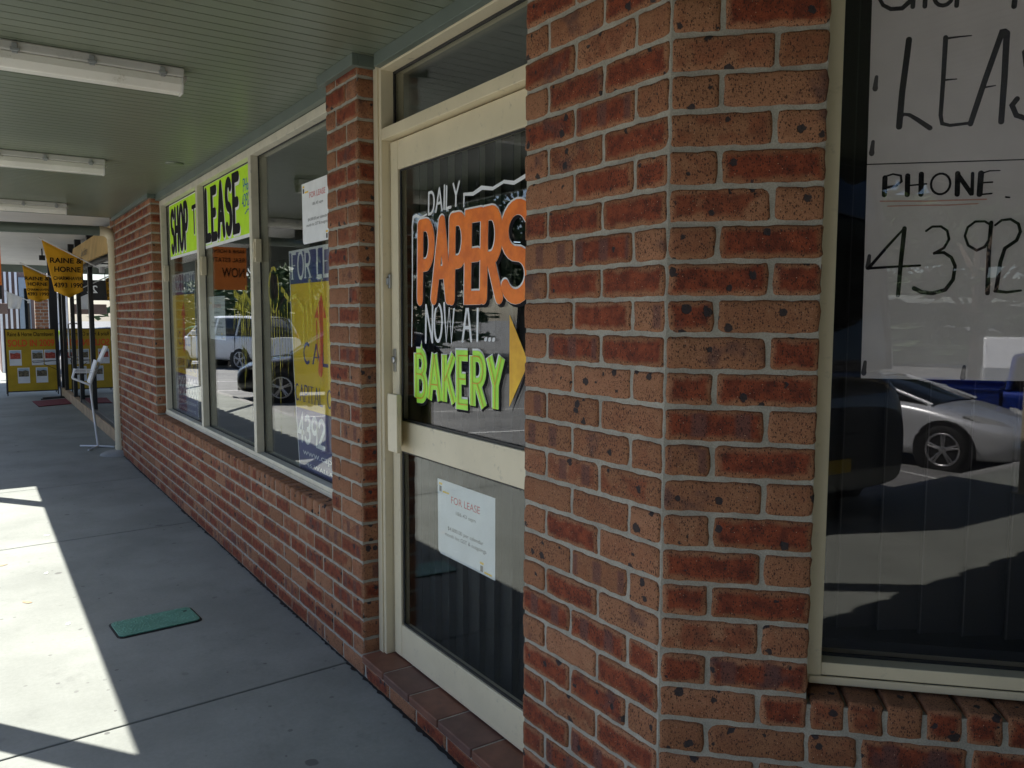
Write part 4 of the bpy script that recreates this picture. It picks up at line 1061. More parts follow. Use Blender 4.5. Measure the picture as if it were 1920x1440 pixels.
# --- white brochure stand
ws_ = thing('brochure_stand', (-.16, 10.7, 0), 'white metal brochure stand on three feet next to the downpipe', 'stand')
b = MB(); b.tube([(-.165,10.7,.02),(-.225,10.7,.745)], .013, 10); b.tube([(-.225,10.7,.745),(-.03,10.74,1.20)], .011, 10); b.build('pole', M['white_metal'], ws_)
b = MB()
for p in ((-.335,10.90),(.0,10.60),(-.29,10.50)): b.tube([(-.165,10.7,.02),(p[0],p[1],.010)], .010, 8)
b.build('foot', M['white_metal'], ws_)
b = MB(); b.tube([(-.225,10.7,.755),(-.405,10.7,.845),(-.405,10.7,.86)], .012, 8); b.tube([(-.405,10.7,.85),(-.375,10.72,.955)], .013, 8)
for dz in (.0,.03): b.tube([(-.375,10.60,.915+dz),(-.375,10.82,.915+dz)], .005, 6); b.tube([(-.375,10.60,.915+dz),(-.16,10.60,.905+dz)], .005, 6); b.tube([(-.375,10.82,.915+dz),(-.16,10.82,.905+dz)], .005, 6)
b.build('rack', M['white_metal'], ws_)
for n_, (x0, z0, x1, z1) in enumerate(((-.225,.78,-.145,1.045),(-.115,1.02,-.03,1.215))):
    d = (V3((x1,0,z1))-V3((x0,0,z0))).normalized(); nn = V3((-d.z,0,d.x))
    b = MB(); b.obox(V3((x0,10.58,z0)), d, OY, nn, 0, .28 if n_ == 0 else .21, 0, .24, .0, .020); tag(b.build('brochure_stack', M['white'], None, .003), ('lower pale brochure stack in the white stand' if n_ == 0 else 'upper pale brochure stack at the top of the white stand'), 'brochures', 'brochures in the white stand')

# --- hanging signs
sg = MB(); sg.box(-1.52, -1.045, 11.2, 11.23, 1.93, 2.50); os_ = thing('hanging_sign', (-1.3, 11.2, 2.5), 'orange hanging sign under the white awning at the left edge', 'sign'); sg.build('panel', M['orange_sign'], os_)
for s_, z, sz in (('RAINE & HORNE', 2.42, .05), ('REAL ESTATE', 2.30, .06), ('NOW', 2.10, .13)): print_text('lettering', s_, V3((-1.50, 11.197, z)), PX_, MY, sz, M['ink'], os_, width=.43 if sz < .1 else .30, bold=.015)
b = MB()
for x in (-1.5,-1.15): b.tube([(x,11.215,2.54),(x,11.215,2.8)], .006, 6)
b.build('hanger', M['black_metal'], os_)
hs = thing('hanging_sign', (-1, 23.0, 2.3), 'black hanging sign with a white figure, far under the white awning', 'sign')
b = MB(); b.box(-1.4, -.72, 22.9, 22.96, 1.95, 2.46); b.build('panel', M['black_plastic'], hs)
print_text('lettering', '2a', V3((-1.12,22.895,2.14)), PX_, MY, .19, M['white'], hs, bold=.02)
b = MB(); b.tube([(-1.3,22.93,2.46),(-1.3,22.93,2.8)], .01, 6); b.tube([(-.8,22.93,2.46),(-.8,22.93,2.8)], .01, 6); b.build('hanger', M['black_metal'], hs)
b = MB(); b.box(-1.4,-.60,23.6,23.7,1.6,1.86); tag(b.build('sign_strip', M['brown'], None, .01), 'narrow brown sign strip below the black hanging sign, far left', 'sign')

# --- far row behind the white awning
fr_ = thing('far_shop', (-.2, 26.5, 0), 'far brown walled shop with white pilasters past the A-frame board', 'shop')
b = MB(); b.box(-.72, .34, 26.0, 27.5, 0, 3.0); b.build('wall', M['brown'], fr_)
for x in (-.70,-.58,-.46,-.33):
    b = MB(); b.box(x, x+.055, 25.90, 26.0, 0, 2.9); b.build('pilaster', M['white_metal'], fr_, .004)
b = MB(); b.box(-.24, .03, 25.93, 26.0, 0, 2.6); dr_ = b.build('door', M['bluegrey'], fr_, .004); b = MB(); b.box(-.12, .0, 25.915, 25.93, .9, 2.3); b.build('pane', M['car_glass'], dr_)
bp2 = thing('brick_pillar', (.18, 24.5, 0), 'far brick pillar behind the smaller yellow flag', 'pillar'); b = MB()
for k_ in range(-6, 27):
    z = (26-k_)*CH
    for a, c in (((.0,.115),(.125,.30)) if k_ % 2 else ((.0,.18),(.19,.30))): brick(b, V3((.03,24.3,0)), PX_, MY, a, c, z+.005, z+CH-.005, .1, redness(.1)*.4, False)
b.build('bricks', M['brick'], bp2); b = MB(); b.box(.035,.325,24.305,24.6,0,3.0); b.build('mortar', M['mortar'], bp2)
wh = thing('white_building', (2, 52, 0), 'far sunlit pale building with a tiled roof beyond the street', 'building')
b = MB(); b.box(-1.2, 14, 52, 60, -1, 2.60); b.build('wall', M['pale_wall'], wh)
b = MB(); b.prism([(-1.6,51.5,2.60),(14.5,51.5,2.60),(14.5,56,4.55),(-1.6,56,4.55)], (0,0,.12)); 
for i in range(12): b.obox(V3((-1.6,51.5,2.73)), PX_, V3((0,4.5,1.95)).normalized(), V3((0,-1.95,4.5)).normalized(), 0, 16, i*.38, i*.38+.30, 0, .06)
b.build('roof', M['roof_tile'], wh)
b = MB(); b.box(-1.2, 14, 51.96, 52, 1.05, 1.12); b.box(-1.2,14,51.9,52,2.50,2.60); b.build('trim', M['galv'], wh)

# ------------------------------------------------------------------ pavement, kerb, car park
pv = MB(); XK = -2.48
js = [-14, -11, -8.2, -5.2, -2.4, .35, 3.395, 6.435, 8.50, 11.75, 14.8, 18.0, 21.1, 24.2, 27.3, 31]
sl_ = .066; gp_ = .005
for i in range(len(js)-1):
    a, b2 = js[i]+gp_, js[i+1]-gp_
    for xa, xb in ((XK, -.002+.16 if js[i] > 1.3 else 3.0),):
        top = [(xa, a+sl_*xa*-0+sl_*(xa), -.0), (xb, a+sl_*xb, 0), (xb, b2+sl_*xb, 0), (xa, b2+sl_*xa, 0)]
        pv.prism([(p[0], p[1], -.10) for p in top], (0,0,.10))
pave = pv.build('pavement', M['pave']); tag(pave, kind='structure')
bv = pave.modifiers.new('bevel','BEVEL'); bv.width = .006; bv.segments = 2; bv.limit_method = 'ANGLE'
b = MB(); b.box(XK+.01, 4.0, -16, 33, -.13, -.012); tag(b.build('pavement_joint', M['joint']), kind='structure')
# tar seal along the wall foot, ragged edge
b = MB(); n = 420; P1 = []; rr = random.Random(9)
for i in range(n+1):
    y = YC+.6+(YE-YC-.6)*i/n; P1.append((-.005-rr.random()**3*.014-.003*math.sin(y*3.1), y, .0045))
vs = P1 + [(.012, p[1], .0045) for p in P1] ; 
b.add(vs, [(i, n+1+i, n+2+i, i+1) for i in range(n)]); tag(b.build('pavement_seal', M['bitumen']), kind='structure')
kb = MB(); kb.box(XK-.15, XK-.004, -30, 45, -.6, -.001); tag(kb.build('kerb', M['kerb'], None, .02), kind='structure')
# car park: gentle fall toward the camera's back
def road_z(x, y): return -.13 - .055*max(0, -3-y) - .022*max(0, y-26)
b = MB(); xs = [-90,-60,-40,-28,-20,-14,-10,-7,-5,XK-.145]; ysr = [-120,-80,-50,-30,-20,-12,-8,-5,-3,0,5,10,16,22,26,34,45,60,90,140]
vs = [(x, y, road_z(x, max(min(y,60),-30))) for y in ysr for x in xs]; nx = len(xs)
b.add(vs, [(j*nx+i, j*nx+i+1, (j+1)*nx+i+1, (j+1)*nx+i) for j in range(len(ysr)-1) for i in range(nx-1)])
tag(b.build('road', M['asphalt']), kind='structure')
b = MB(); b.box(XK-.14, 120, 31.2, 140, -1.6, -.9); b.add([(XK-.145,31.2,-.24),(60,31.2,-.24),(60,60,-.88),(XK-.145,60,-.88)], [(0,1,2,3)]); tag(b.build('road', M['asphalt']), kind='structure')
b = MB(); b.add([(-600,-600,-2.9),(600,-600,-2.9),(600,600,-2.9),(-600,600,-2.9)], [(0,1,2,3)]); tag(b.build('ground', M['asphalt']), kind='structure')
b = MB()
for y in [-12.0,-9.2,-6.4,-3.6,-.8,2.0,4.8,7.6,10.4,13.2,16,18.8,21.6]:
    q = [(XK-.3, y), (XK-5.2, y-1.2)]; z = .004
    b.add([(q[0][0],q[0][1],road_z(0,q[0][1])+z),(q[0][0],q[0][1]+.10,road_z(0,q[0][1]+.1)+z),(q[1][0],q[1][1]+.10,road_z(0,q[1][1]+.1)+z),(q[1][0],q[1][1],road_z(0,q[1][1])+z)], [(0,1,2,3)])
tag(b.build('road_marking', plain('road_paint', (.6,.6,.58), .7)), kind='structure')
# green service lid
lid = thing('service_lid', (-.64, 4.39, 0), 'green plastic service lid set in the shaded pavement', 'pit lid')
def rrect(x0, x1, y0, y1, r, z):
    P = []
    for cx, cy, a in ((x1-r,y1-r,0),(x0+r,y1-r,90),(x0+r,y0+r,180),(x1-r,y0+r,270)): P += [(cx+r*math.cos(R(a+t)), cy+r*math.sin(R(a+t)), z) for t in (0,22,45,67,90)]
    return P
rot = Matrix.Translation((-.64,4.39,0)) @ Matrix.Rotation(R(4), 4, 'Z')
b = MB(); b.prism(rrect(-.205,.205,-.124,.124,.035,.0015), (0,0,.0025)); b.build('rim', M['bitumen'], lid, wm=rot)
b = MB(); b.prism(rrect(-.195,.195,-.115,.115,.03,.0045), (0,0,.0055)); b.build('lid', M['cover'], lid, .002, wm=rot)
b = MB(); b.prism(rrect(.150,.170,.045,.060,.006,.0102), (0,0,.0005)); b.build('keyhole', M['bitumen'], lid, wm=rot)
# small litter on the sunlit slab
lt = [(-1.27,5.95,.03,.012,20),(-1.05,5.62,.02,.01,70),(-1.18,5.1,.035,.015,130),(-.98,6.6,.02,.012,10),(-1.3,7.3,.02,.01,50),(-1.02,4.62,.018,.01,80)]
for i, (x, y, l, w_, a) in enumerate(lt):
    b = MB(); c, s_ = math.cos(R(a)), math.sin(R(a)); P = [(x+u*c-v*s_, y+u*s_+v*c, .002) for u, v in ((-l,-w_*.3),(-l*.2,-w_),(l,-w_*.4),(l*.5,w_*.6),(-l*.6,w_))]
    b.prism(P, (0,0,.001)); tag(b.build('paper_scrap' if i % 2 else 'leaf_scrap', M['white'] if i % 2 else M['timber']), 'tiny pale paper scrap on the sunlit pavement' if i % 2 else 'tiny dry leaf on the sunlit pavement', 'litter', 'scraps of paper' if i % 2 else 'dry leaves on the pavement')

# ------------------------------------------------------------------ cars
def grid_loft(mb, secs, closed=True):
    n = len(secs[0]); vs = [p for s_ in secs for p in s_]
    fs = [(i*n+j, i*n+(j+1) % n, (i+1)*n+(j+1) % n, (i+1)*n+j) for i in range(len(secs)-1) for j in range(n if closed else n-1)]
    mb.add(vs, fs, True)
    mb.add(secs[0], [tuple(range(n))], True); mb.add(secs[-1], [tuple(range(n-1,-1,-1))], True)
def car(loc, rz, label, cat, P, mat):
    """P: fo, wb, ro, hw; body stations (x,zb,zs,zc,fw); cabin stations (x,zbelt,zroof,wbelt,wroof); wr wheel radius"""
    t = thing('parked_car', loc, label, cat, rz, 'parked cars' if cat == 'car' else None)
    mb = MB(); hw = P['hw']; secs = []
    for x, zb, zs, zc, f in P['body']:
        h = hw*f
        half = [(0,zb),(h*.80,zb),(h*.95,zb+.05),(h*.985,zb+.14),(h,(zb+zs)*.5),(h*.985,zs-.10),(h*.93,zs-.02),(h*.80,zs+(zc-zs)*.45),(h*.42,zc-.012),(0,zc)]
        secs.append([(x,y,z) for y, z in half]+[(x,-y,z) for y, z in half[-2:0:-1]])
    grid_loft(mb, secs); mb.build('body', mat, t, local=True, subsurf=2)
    cb = P['cabin']; mb = MB(); secs = []
    for x, zb, zr, w0, w1 in cb:
        h = [(w0,zb),(w0+(w1-w0)*.5+.015,(zb+zr)*.5),(w1,zr-.05),(w1-.05,zr-.008),(w1*.5,zr+.012),(0,zr+.016)]
        secs.append([(x,y,z) for y, z in h]+[(x,-y,z) for y, z in h[-2::-1]])
    grid_loft(mb, secs); mb.build('glasshouse', M['car_glass'], t, local=True)
    # roof panel and pillars
    mb = MB(); r_ = P['roof']     # index range of cabin stations that carry the roof
    rs = []
    for x, zb, zr, w0, w1 in cb[r_[0]:r_[1]+1]:
        h = [(w1+.012,zr-.055),(w1-.02,zr+.004),(w1*.5,zr+.022),(0,zr+.026)]
        rs.append([(x,y,z) for y, z in h]+[(x,-y,z) for y, z in h[-2::-1]])
    nn = len(rs[0]); mb.add([p for s_ in rs for p in s_], [(i*nn+j, i*nn+j+1, (i+1)*nn+j+1, (i+1)*nn+j) for i in range(len(rs)-1) for j in range(nn-1)], True)
    mb.build('roof', mat, t, local=True)
    for sgn in (1,-1):
        mb = MB()
        for (i, j) in ((0, r_[0]), (len(cb)-1, r_[1])):
            a, b_ = cb[i], cb[j]; mb.tube([(a[0], sgn*a[3]*.985, a[1]), ((a[0]+b_[0])*.5, sgn*(a[3]+b_[4])*.5+sgn*.022, (a[1]+b_[2])*.5), (b_[0], sgn*b_[4], b_[2]-.02)], .027, 8)
        for x, zb, zr, w0, w1 in P.get('bp', []): mb.tube([(x+.05, sgn*w0, zb),(x, sgn*(w1+.012), zr-.02)], .034, 8)
        mb.build('pillar', mat, t, local=True)
    wr = P['wr']
    for xw in (0, -P['wb']):
        for sgn in (1,-1):
            yo = sgn*(hw*.985)
            mb = MB(); mb.lathe((xw, yo+sgn*.004, wr), (0,sgn,0), [(-.12,wr*1.20),(0.002,wr*1.20),(.002,0)], 32, False); mb.build('wheel_arch', M['black_plastic'], t, local=True)
            mb = MB(); mb.lathe((xw, yo-sgn*.06, wr), (0,sgn,0), [(-.10,wr*.70),(-.10,wr*.96),(-.06,wr),(.055,wr),(.075,wr*.95),(.082,wr*.80),(.074,wr*.67)], 36)
            wh_ = mb.build('wheel', M['tyre'], t, local=True)
            mb = MB(); mb.lathe((xw, yo-sgn*.06, wr), (0,sgn,0), [(.02,0),(.02,wr*.55),(.074,wr*.62),(.078,wr*.685),(.060,wr*.70)], 36); mb.cur = 0
            rim = mb.build('rim', M['black_plastic'] , wh_, local=True) if False else None
            mb = MB(); mb.lathe((xw, yo-sgn*.06, wr), (0,sgn,0), [(.060,wr*.60),(.074,wr*.62),(.080,wr*.685),(.060,wr*.71)], 36)
            c = V3((xw, yo-sgn*.06, wr))
            for s_ in range(5):
                for dv in (-.085,.085):
                    a = 2*math.pi*s_/5+.3
                    p0 = c+V3((math.cos(a+dv*2.2)*wr*.14,sgn*.062,math.sin(a+dv*2.2)*wr*.14)); p1 = c+V3((math.cos(a+dv*1.25)*wr*.64,sgn*.068,math.sin(a+dv*1.25)*wr*.64))
                    mb.tube([p0,p1], wr*.048, 6)
            mb.lathe((xw, yo-sgn*.06, wr), (0,sgn,0), [(.05,wr*.17),(.068,wr*.16),(.074,wr*.10),(.074,0)], 16)
            mb.build('rim', M['alloy'], wh_, local=True)
            mb = MB(); mb.lathe((xw, yo-sgn*.06, wr), (0,sgn,0), [(.012,wr*.66),(.013,0)], 24); mb.build('hub_recess', M['black_plastic'], wh_, local=True)
    fo, zr_ = P['fo'], P['ro']; xb = -(P['wb']+zr_)
    for nm, pts, mt in P.get('lamps', []):
        for sgn in (1,-1):
            mb = MB(); q = [V3((x, sgn*y, z)) for x, y, z in pts]; cen = sum(q, V3((0,0,0)))/len(q)
            nrm = (q[1]-q[0]).cross(q[2]-q[0]).normalized(); 
            if nrm.dot(cen-V3((-P['wb']/2, 0, .5))) < 0: nrm = -nrm
            mb.prism([p-nrm*.03 for p in q], nrm*.045); mb.build(nm, M[mt], t, .008, local=True)
    for sgn in (1,-1):
        x, y, z = P['mirror']; mb = MB()
        pr = [(-.09,.02),(-.07,.085),(-.02,.10),(.05,.07),(.075,.0),(.05,-.045),(-.05,-.055),(-.09,-.03)]
        mb.prism([V3((x+.0+a*.5, sgn*(y-.02), z+b_)) for a, b_ in pr], (0, sgn*.19, .0)); mb.box(x-.02, x+.02, min(sgn*(y-.08),sgn*y), max(sgn*(y-.08),sgn*y), z-.05, z-.01)
        mb.build('mirror', mat, t, .02, local=True)
    f0 = P['body'][0]; mb = MB(); mb.box(fo-.01, fo+.012, -.19, .19, P['pz'], P['pz']+.11); mb.build('number_plate', M['plate'], t, .003, local=True)
    if 'grille' in P:
        y, z0, z1 = P['grille']; mb = MB(); mb.box(fo-.05, fo+.004, -y, y, z0, z1); mb.build('grille', M['black_plastic'], t, .008, local=True)
    for sgn in (1,-1):       # door shut lines, handle
        mb = MB()
        for x in P['doors']: mb.box(x-.005, x+.005, min(sgn*hw*.97,sgn*(hw*1.0+.003)), max(sgn*hw*.97,sgn*(hw*1.0+.003)), P['dz'][0], P['dz'][1])
        mb.build('shut_line', M['black_plastic'], t, local=True)
        mb = MB()
        for x in P['handles']: mb.tube([(x-.09, sgn*(hw*.985+.014), P['dz'][1]-.10),(x+.09, sgn*(hw*.985+.014), P['dz'][1]-.09)], .014, 8)
        mb.build('door_handle', mat, t, local=True)
    return t
COUPE = dict(fo=.86, wb=2.60, ro=.87, hw=.865, wr=.315,
  body=[(.86,.34,.46,.52,.55),(.80,.22,.54,.60,.74),(.58,.18,.64,.70,.90),(.15,.17,.76,.80,.985),(-.30,.17,.86,.90,1),(-.9,.17,.91,.93,1),(-1.9,.17,.93,.95,1),(-2.6,.18,.95,.97,.99),(-3.1,.22,.93,.96,.93),(-3.42,.32,.86,.90,.80),(-3.47,.40,.70,.75,.72)],
  cabin=[(-.22,.86,.875,.70,.60),(-.75,.90,1.06,.745,.60),(-1.15,.91,1.155,.76,.57),(-1.5,.92,1.19,.765,.56),(-2.0,.93,1.18,.765,.55),(-2.55,.94,1.10,.75,.52),(-3.15,.94,.96,.70,.60)], roof=(2,5),
  lamps=[('headlight',[(.70,.42,.60),(.60,.66,.58),(.18,.76,.755),(.28,.66,.765),(.52,.52,.70)],'lens'),('tail_light',[(-3.44,.40,.80),(-3.43,.66,.78),(-3.30,.74,.86),(-3.36,.5,.90)],'red_lens')],
  mirror=(-.78,.86,.92), pz=.36, grille=(.45,.24,.35), doors=[-.62,-1.75], dz=(.26,.90), handles=[-1.6], bp=[(-1.9,.93,1.27,.77,.56)])
SUV = dict(fo=.82, wb=2.75, ro=.98, hw=.93, wr=.365,
  body=[(.82,.42,.66,.74,.78),(.74,.34,.86,.92,.90),(.35,.30,1.02,1.06,.98),(-.15,.30,1.08,1.13,1),(-.8,.30,1.12,1.14,1),(-2.0,.30,1.13,1.15,1),(-3.0,.31,1.13,1.15,1),(-3.5,.36,1.10,1.13,.98),(-3.72,.44,1.0,1.06,.94)],
  cabin=[(-.22,1.09,1.12,.80,.70),(-.95,1.12,1.68,.84,.67),(-1.4,1.13,1.74,.845,.68),(-2.8,1.13,1.74,.845,.68),(-3.35,1.12,1.68,.83,.66),(-3.66,1.08,1.14,.80,.70)], roof=(1,4),
  lamps=[('headlight',[(.78,.50,.72),(.70,.80,.72),(.62,.84,.86),(.72,.52,.86)],'lens'),('tail_light',[(-3.70,.76,.85),(-3.62,.90,.85),(-3.56,.88,1.2),(-3.66,.76,1.2)],'red_lens')],
  mirror=(-.75,.93,1.18), pz=.50, grille=(.42,.60,.80), doors=[-.55,-1.62,-2.55], dz=(.42,1.10), handles=[-1.45,-2.40], bp=[(-1.62,1.13,1.72,.85,.69),(-2.6,1.13,1.72,.85,.69)])
HATCH = dict(fo=.82, wb=2.55, ro=.75, hw=.86, wr=.31,
  body=[(.82,.30,.56,.62,.72),(.76,.20,.66,.72,.86),(.35,.18,.80,.86,.97),(-.2,.18,.90,.95,1),(-.9,.18,.94,.96,1),(-2.0,.18,.96,.98,1),(-2.8,.20,.95,.98,.98),(-3.2,.28,.88,.93,.92),(-3.30,.36,.75,.8,.85)],
  cabin=[(-.20,.92,.95,.74,.64),(-.95,.95,1.40,.78,.60),(-1.4,.96,1.46,.785,.61),(-2.3,.97,1.44,.785,.60),(-2.85,.96,1.34,.77,.58),(-3.22,.93,.97,.72,.62)], roof=(1,4),
  lamps=[('headlight',[(.76,.40,.58),(.66,.70,.58),(.45,.78,.74),(.60,.50,.74)],'lens'),('tail_light',[(-3.25,.58,.70),(-3.18,.76,.70),(-3.10,.78,.95),(-3.20,.62,.95)],'red_lens')],
  mirror=(-.70,.86,.98), pz=.38, grille=(.42,.24,.36), doors=[-.55,-1.45,-2.3], dz=(.26,.92), handles=[-1.3,-2.15], bp=[(-1.5,.96,1.44,.79,.61)])
def at_road(x, y): return (x, y, road_z(x, y))
car(at_road(-3.88,-8.15), R(-5), 'silver coupe parked beside the tall black van, reflected in the splayed window', 'car', COUPE, M['silver'])
VAN = dict(SUV, hw=1.0, wr=.36,
  body=[(.80,.34,.95,1.02,.93),(.74,.32,1.22,1.30,.98),(.4,.30,1.36,1.40,1),(-.2,.30,1.40,1.42,1),(-1.5,.30,1.42,1.44,1),(-3.2,.31,1.42,1.44,1),(-3.8,.36,1.40,1.42,1),(-3.95,.40,1.2,1.3,.98)],
  cabin=[(.66,1.28,1.36,.92,.88),(.50,1.34,2.45,.97,.93),(.36,1.36,3.45,.99,.95),(-.2,1.38,3.62,1.0,.96),(-3.3,1.38,3.62,1.0,.96),(-3.9,1.38,3.5,.98,.95)], roof=(2,5), mirror=(.25,1.05,1.5), bp=[])  # roof stretched upward so the van's shadow reaches across the footpath
car(at_road(-2.98,-2.62), R(2), 'tall black van parked nearest the splayed window, nose to the kerb', 'van', VAN, M['cblack'])
car(at_road(-3.60,16.3), R(18), 'black hatchback with yellow plate nosing over the kerb, seen in the middle pane', 'car', HATCH, M['cblack'])
SUV2 = dict(SUV)
car(at_road(-6.29+2.75*math.cos(R(61.75)),26.73+2.75*math.sin(R(61.75))), R(61.75), 'white four-wheel drive across the car park, seen behind the black hatchback', 'car', SUV2, M['cwhite'])
car((-1.9, 39.0, road_z(0,39)), R(8), 'dark hatchback far beyond the A-frame board at the left edge', 'car', HATCH, M['cblack'])
car(at_road(-4.2, 31.5), R(20), 'green hatchback parked farther along the kerb past the black hatchback', 'car', HATCH, M['cgreen'])
# blue utility truck with open tray
def ute(loc, rz):
    t = thing('utility_truck', loc, 'bright blue utility truck with long tray, parked beyond the silver coupe', 'truck', rz)
    UT = dict(SUV)
    mb = MB(); secs = []
    for x, zb, zs, zc, f in [(.85,.42,.64,.72,.80),(.76,.34,.84,.90,.92),(.3,.30,.96,1.0,.99),(-.2,.30,1.02,1.06,1),(-1.0,.30,1.05,1.08,1),(-1.62,.30,1.06,1.08,1)]:
        h = .9*f; half = [(0,zb),(h*.8,zb),(h*.97,zb+.08),(h,(zb+zs)*.5),(h*.985,zs-.1),(h*.93,zs-.02),(h*.8,zs+.01),(h*.4,zc),(0,zc)]
        secs.append([(x,y,z) for y, z in half]+[(x,-y,z) for y, z in half[-2:0:-1]])
    grid_loft(mb, secs); mb.build('body', M['blue'], t, local=True, subsurf=1)
    mb = MB(); secs = []
    for x, zb, zr, w0, w1 in [(-.25,1.03,1.06,.78,.7),(-.85,1.06,1.55,.8,.66),(-1.2,1.07,1.60,.81,.67),(-1.52,1.07,1.55,.81,.67),(-1.62,1.05,1.10,.8,.7)]:
        h = [(w0,zb),(w1+.03,(zb+zr)*.5+.08),(w1,zr-.03),(w1*.5,zr+.01),(0,zr+.015)]; secs.append([(x,y,z) for y, z in h]+[(x,-y,z) for y, z in h[-2::-1]])
    grid_loft(mb, secs); mb.build('glasshouse', M['car_glass'], t, local=True)
    mb = MB(); mb.box(-1.52,-.82,-.69,.69,1.585,1.63)
    for s_ in (1,-1): mb.tube([(-.25,s_*.78,1.05),(-.83,s_*.67,1.58)], .035, 8); mb.tube([(-1.56,s_*.80,1.05),(-1.50,s_*.67,1.58)], .05, 8)
    mb.build('roof', M['blue'], t, .02, local=True)
    mb = MB()
    for s_ in (1,-1): mb.box(-3.75,-1.66,min(s_*.88,s_*.93),max(s_*.88,s_*.93),.52,1.06); mb.box(-3.75,-1.66,min(s_*.86,s_*.95),max(s_*.86,s_*.95),1.03,1.07)
    mb.box(-3.78,-3.74,-.92,.92,.52,1.06); mb.box(-1.70,-1.66,-.9,.9,.52,1.06); mb.box(-3.75,-1.66,-.9,.9,.52,.58); mb.build('tray', M['blue'], t, .008, local=True)
    for xw in (0,-2.85):
        for s_ in (1,-1):
            mb = MB(); mb.lathe((xw, s_*.86, .34), (0,s_,0), [(-.12,.40),(.05,.40),(.05,0)], 28, False); mb.build('wheel_arch', M['black_plastic'], t, local=True)
            mb = MB(); mb.lathe((xw, s_*.84, .33), (0,s_,0), [(-.1,.22),(-.1,.32),(.06,.33),(.08,.30),(.078,.22)], 30); wq = mb.build('wheel', M['tyre'], t, local=True)
            mb = MB(); mb.lathe((xw, s_*.84, .33), (0,s_,0), [(.078,.22),(.05,.19),(.06,.08),(.075,0)], 24); mb.build('rim', M['alloy'], wq, local=True)
    for s_ in (1,-1):
        mb = MB(); mb.box(.66,.83,min(s_*.5,s_*.82),max(s_*.5,s_*.82),.66,.80); mb.build('headlight', M['lens'], t, .02, local=True)
        mb = MB(); mb.box(-.72,-.62,min(s_*.9,s_*1.08),max(s_*.9,s_*1.08),1.10,1.26); mb.build('mirror', M['black_plastic'], t, .02, local=True)
    return t
ute((-3.4,-12.1, road_z(0,-12.1)), R(-15))
# white box trailer / van far off behind the cars
tv = thing('caravan', (-13.2,-30, road_z(0,-30)), 'white caravan parked far across the car park, seen in the paper sheets', 'caravan', R(62))
b = MB(); b.prism([(-2.4,-1.1,.5),(2.2,-1.1,.5),(2.45,-1.1,1.4),(2.0,-1.1,2.5),(-2.2,-1.1,2.5),(-2.4,-1.1,2.2)], (0,2.2,0)); b.build('body', M['cwhite'], tv, .08, local=True)
b = MB(); b.box(-1.5,-.4,1.09,1.12,1.3,1.95); b.box(.5,1.4,1.09,1.12,1.3,1.95); b.build('window', M['car_glass'], tv, local=True)
b = MB(); b.lathe((-.2,.95,.33),(0,1,0),[(-.1,.2),(-.1,.32),(.08,.32),(.1,.2),(.1,0)],24); b.build('wheel', M['tyre'], tv, local=True)
b = MB(); b.tube([(2.3,0,.5),(3.6,0,.45)], .06, 8); b.build('drawbar', M['galv'], tv, local=True)

# ------------------------------------------------------------------ trees
def leaf_mesh(name, rx, rz, n, seed, leaf, mat, clumps=38):
    rr = random.Random(seed); mb = MB(); at = []
    cs = []
    for _ in range(clumps):
        while True:
            x, y, z = rr.uniform(-1,1), rr.uniform(-1,1), rr.uniform(-1,1); d = x*x+y*y+z*z
            if .15 < d < 1: break
        cs.append((x*rx, y*rx, z*rz, rr.uniform(.16,.36)*rx, rr.random()))
    for i in range(n):
        cx, cy, cz, cr, tone = cs[i % clumps]
        th, ph, q = rr.uniform(0,6.28), math.acos(rr.uniform(-1,1)), rr.random()**.4*cr
        c = V3((cx+q*math.sin(ph)*math.cos(th), cy+q*math.sin(ph)*math.sin(th), cz+q*math.cos(ph)*.75))
        a = V3((rr.gauss(0,1),rr.gauss(0,1),rr.gauss(0,1))).normalized(); b_ = a.orthogonal().normalized(); l = leaf*rr.uniform(.6,1.4)
        mb.add([c-a*l, c+b_*l*.45, c+a*l, c-b_*l*.45], [(0,1,2,3)]); tn = min(1, max(0, tone*.7+rr.uniform(0,.4)))
        at += [(tn,tn,tn,1)]*4
    mb.att['bk'] = at
    return mb
def tree(loc, h, rx, rz, seed, label, mat, n=4200, leaf=.22, group='trees across the car park'):
    t = thing('tree', loc, label, 'tree', 0, group); rr = random.Random(seed)
    b = MB(); zc = h-rz*.9
    b.tube([(0,0,-.2),(rr.uniform(-.1,.1),.05,zc*.4),(rr.uniform(-.2,.2),rr.uniform(-.2,.2),zc)], [h*.035,h*.027,h*.015], 9)
    for i in range(6):
        a = i*1.05+rr.random(); z0 = zc*rr.uniform(.45,.8); b.tube([(0,0,z0),(math.cos(a)*rx*.35,math.sin(a)*rx*.35,z0+rz*.5),(math.cos(a)*rx*.7,math.sin(a)*rx*.7,zc+rz*rr.uniform(-.1,.4))], [h*.014,h*.009,h*.004], 6)
    b.build('trunk', M['bark'], t, local=True)
    c = leaf_mesh('crown', rx, rz, n, seed, leaf, mat); o = c.build('crown', mat, t, wm=Matrix.Translation(V3(loc)+V3((0,0,zc))))
    return t
tree((-17, 56, -1.3), 7.0, 3.4, 2.9, 1, 'broad green tree left of the gap of sky in the middle pane', M['leaf'])
tree((-11.0, 62, -1.3), 7.2, 3.0, 2.9, 2, 'rounded green tree beyond the white four-wheel drive', M['leaf'])
tree((-26, 58, -1.3), 10, 4.5, 3.9, 3, 'tall dark green tree at the edge of the car park', M['leaf_dark'])
tree((-9, 34, -.4), 6.2, 2.2, 2.2, 4, 'small bright green tree beside the far kerb', M['leaf'], 3000, .18)
tree((-20.5, -27, -1.6), 9.5, 4.4, 3.7, 5, 'bushy green tree behind the blue utility truck', M['leaf'])
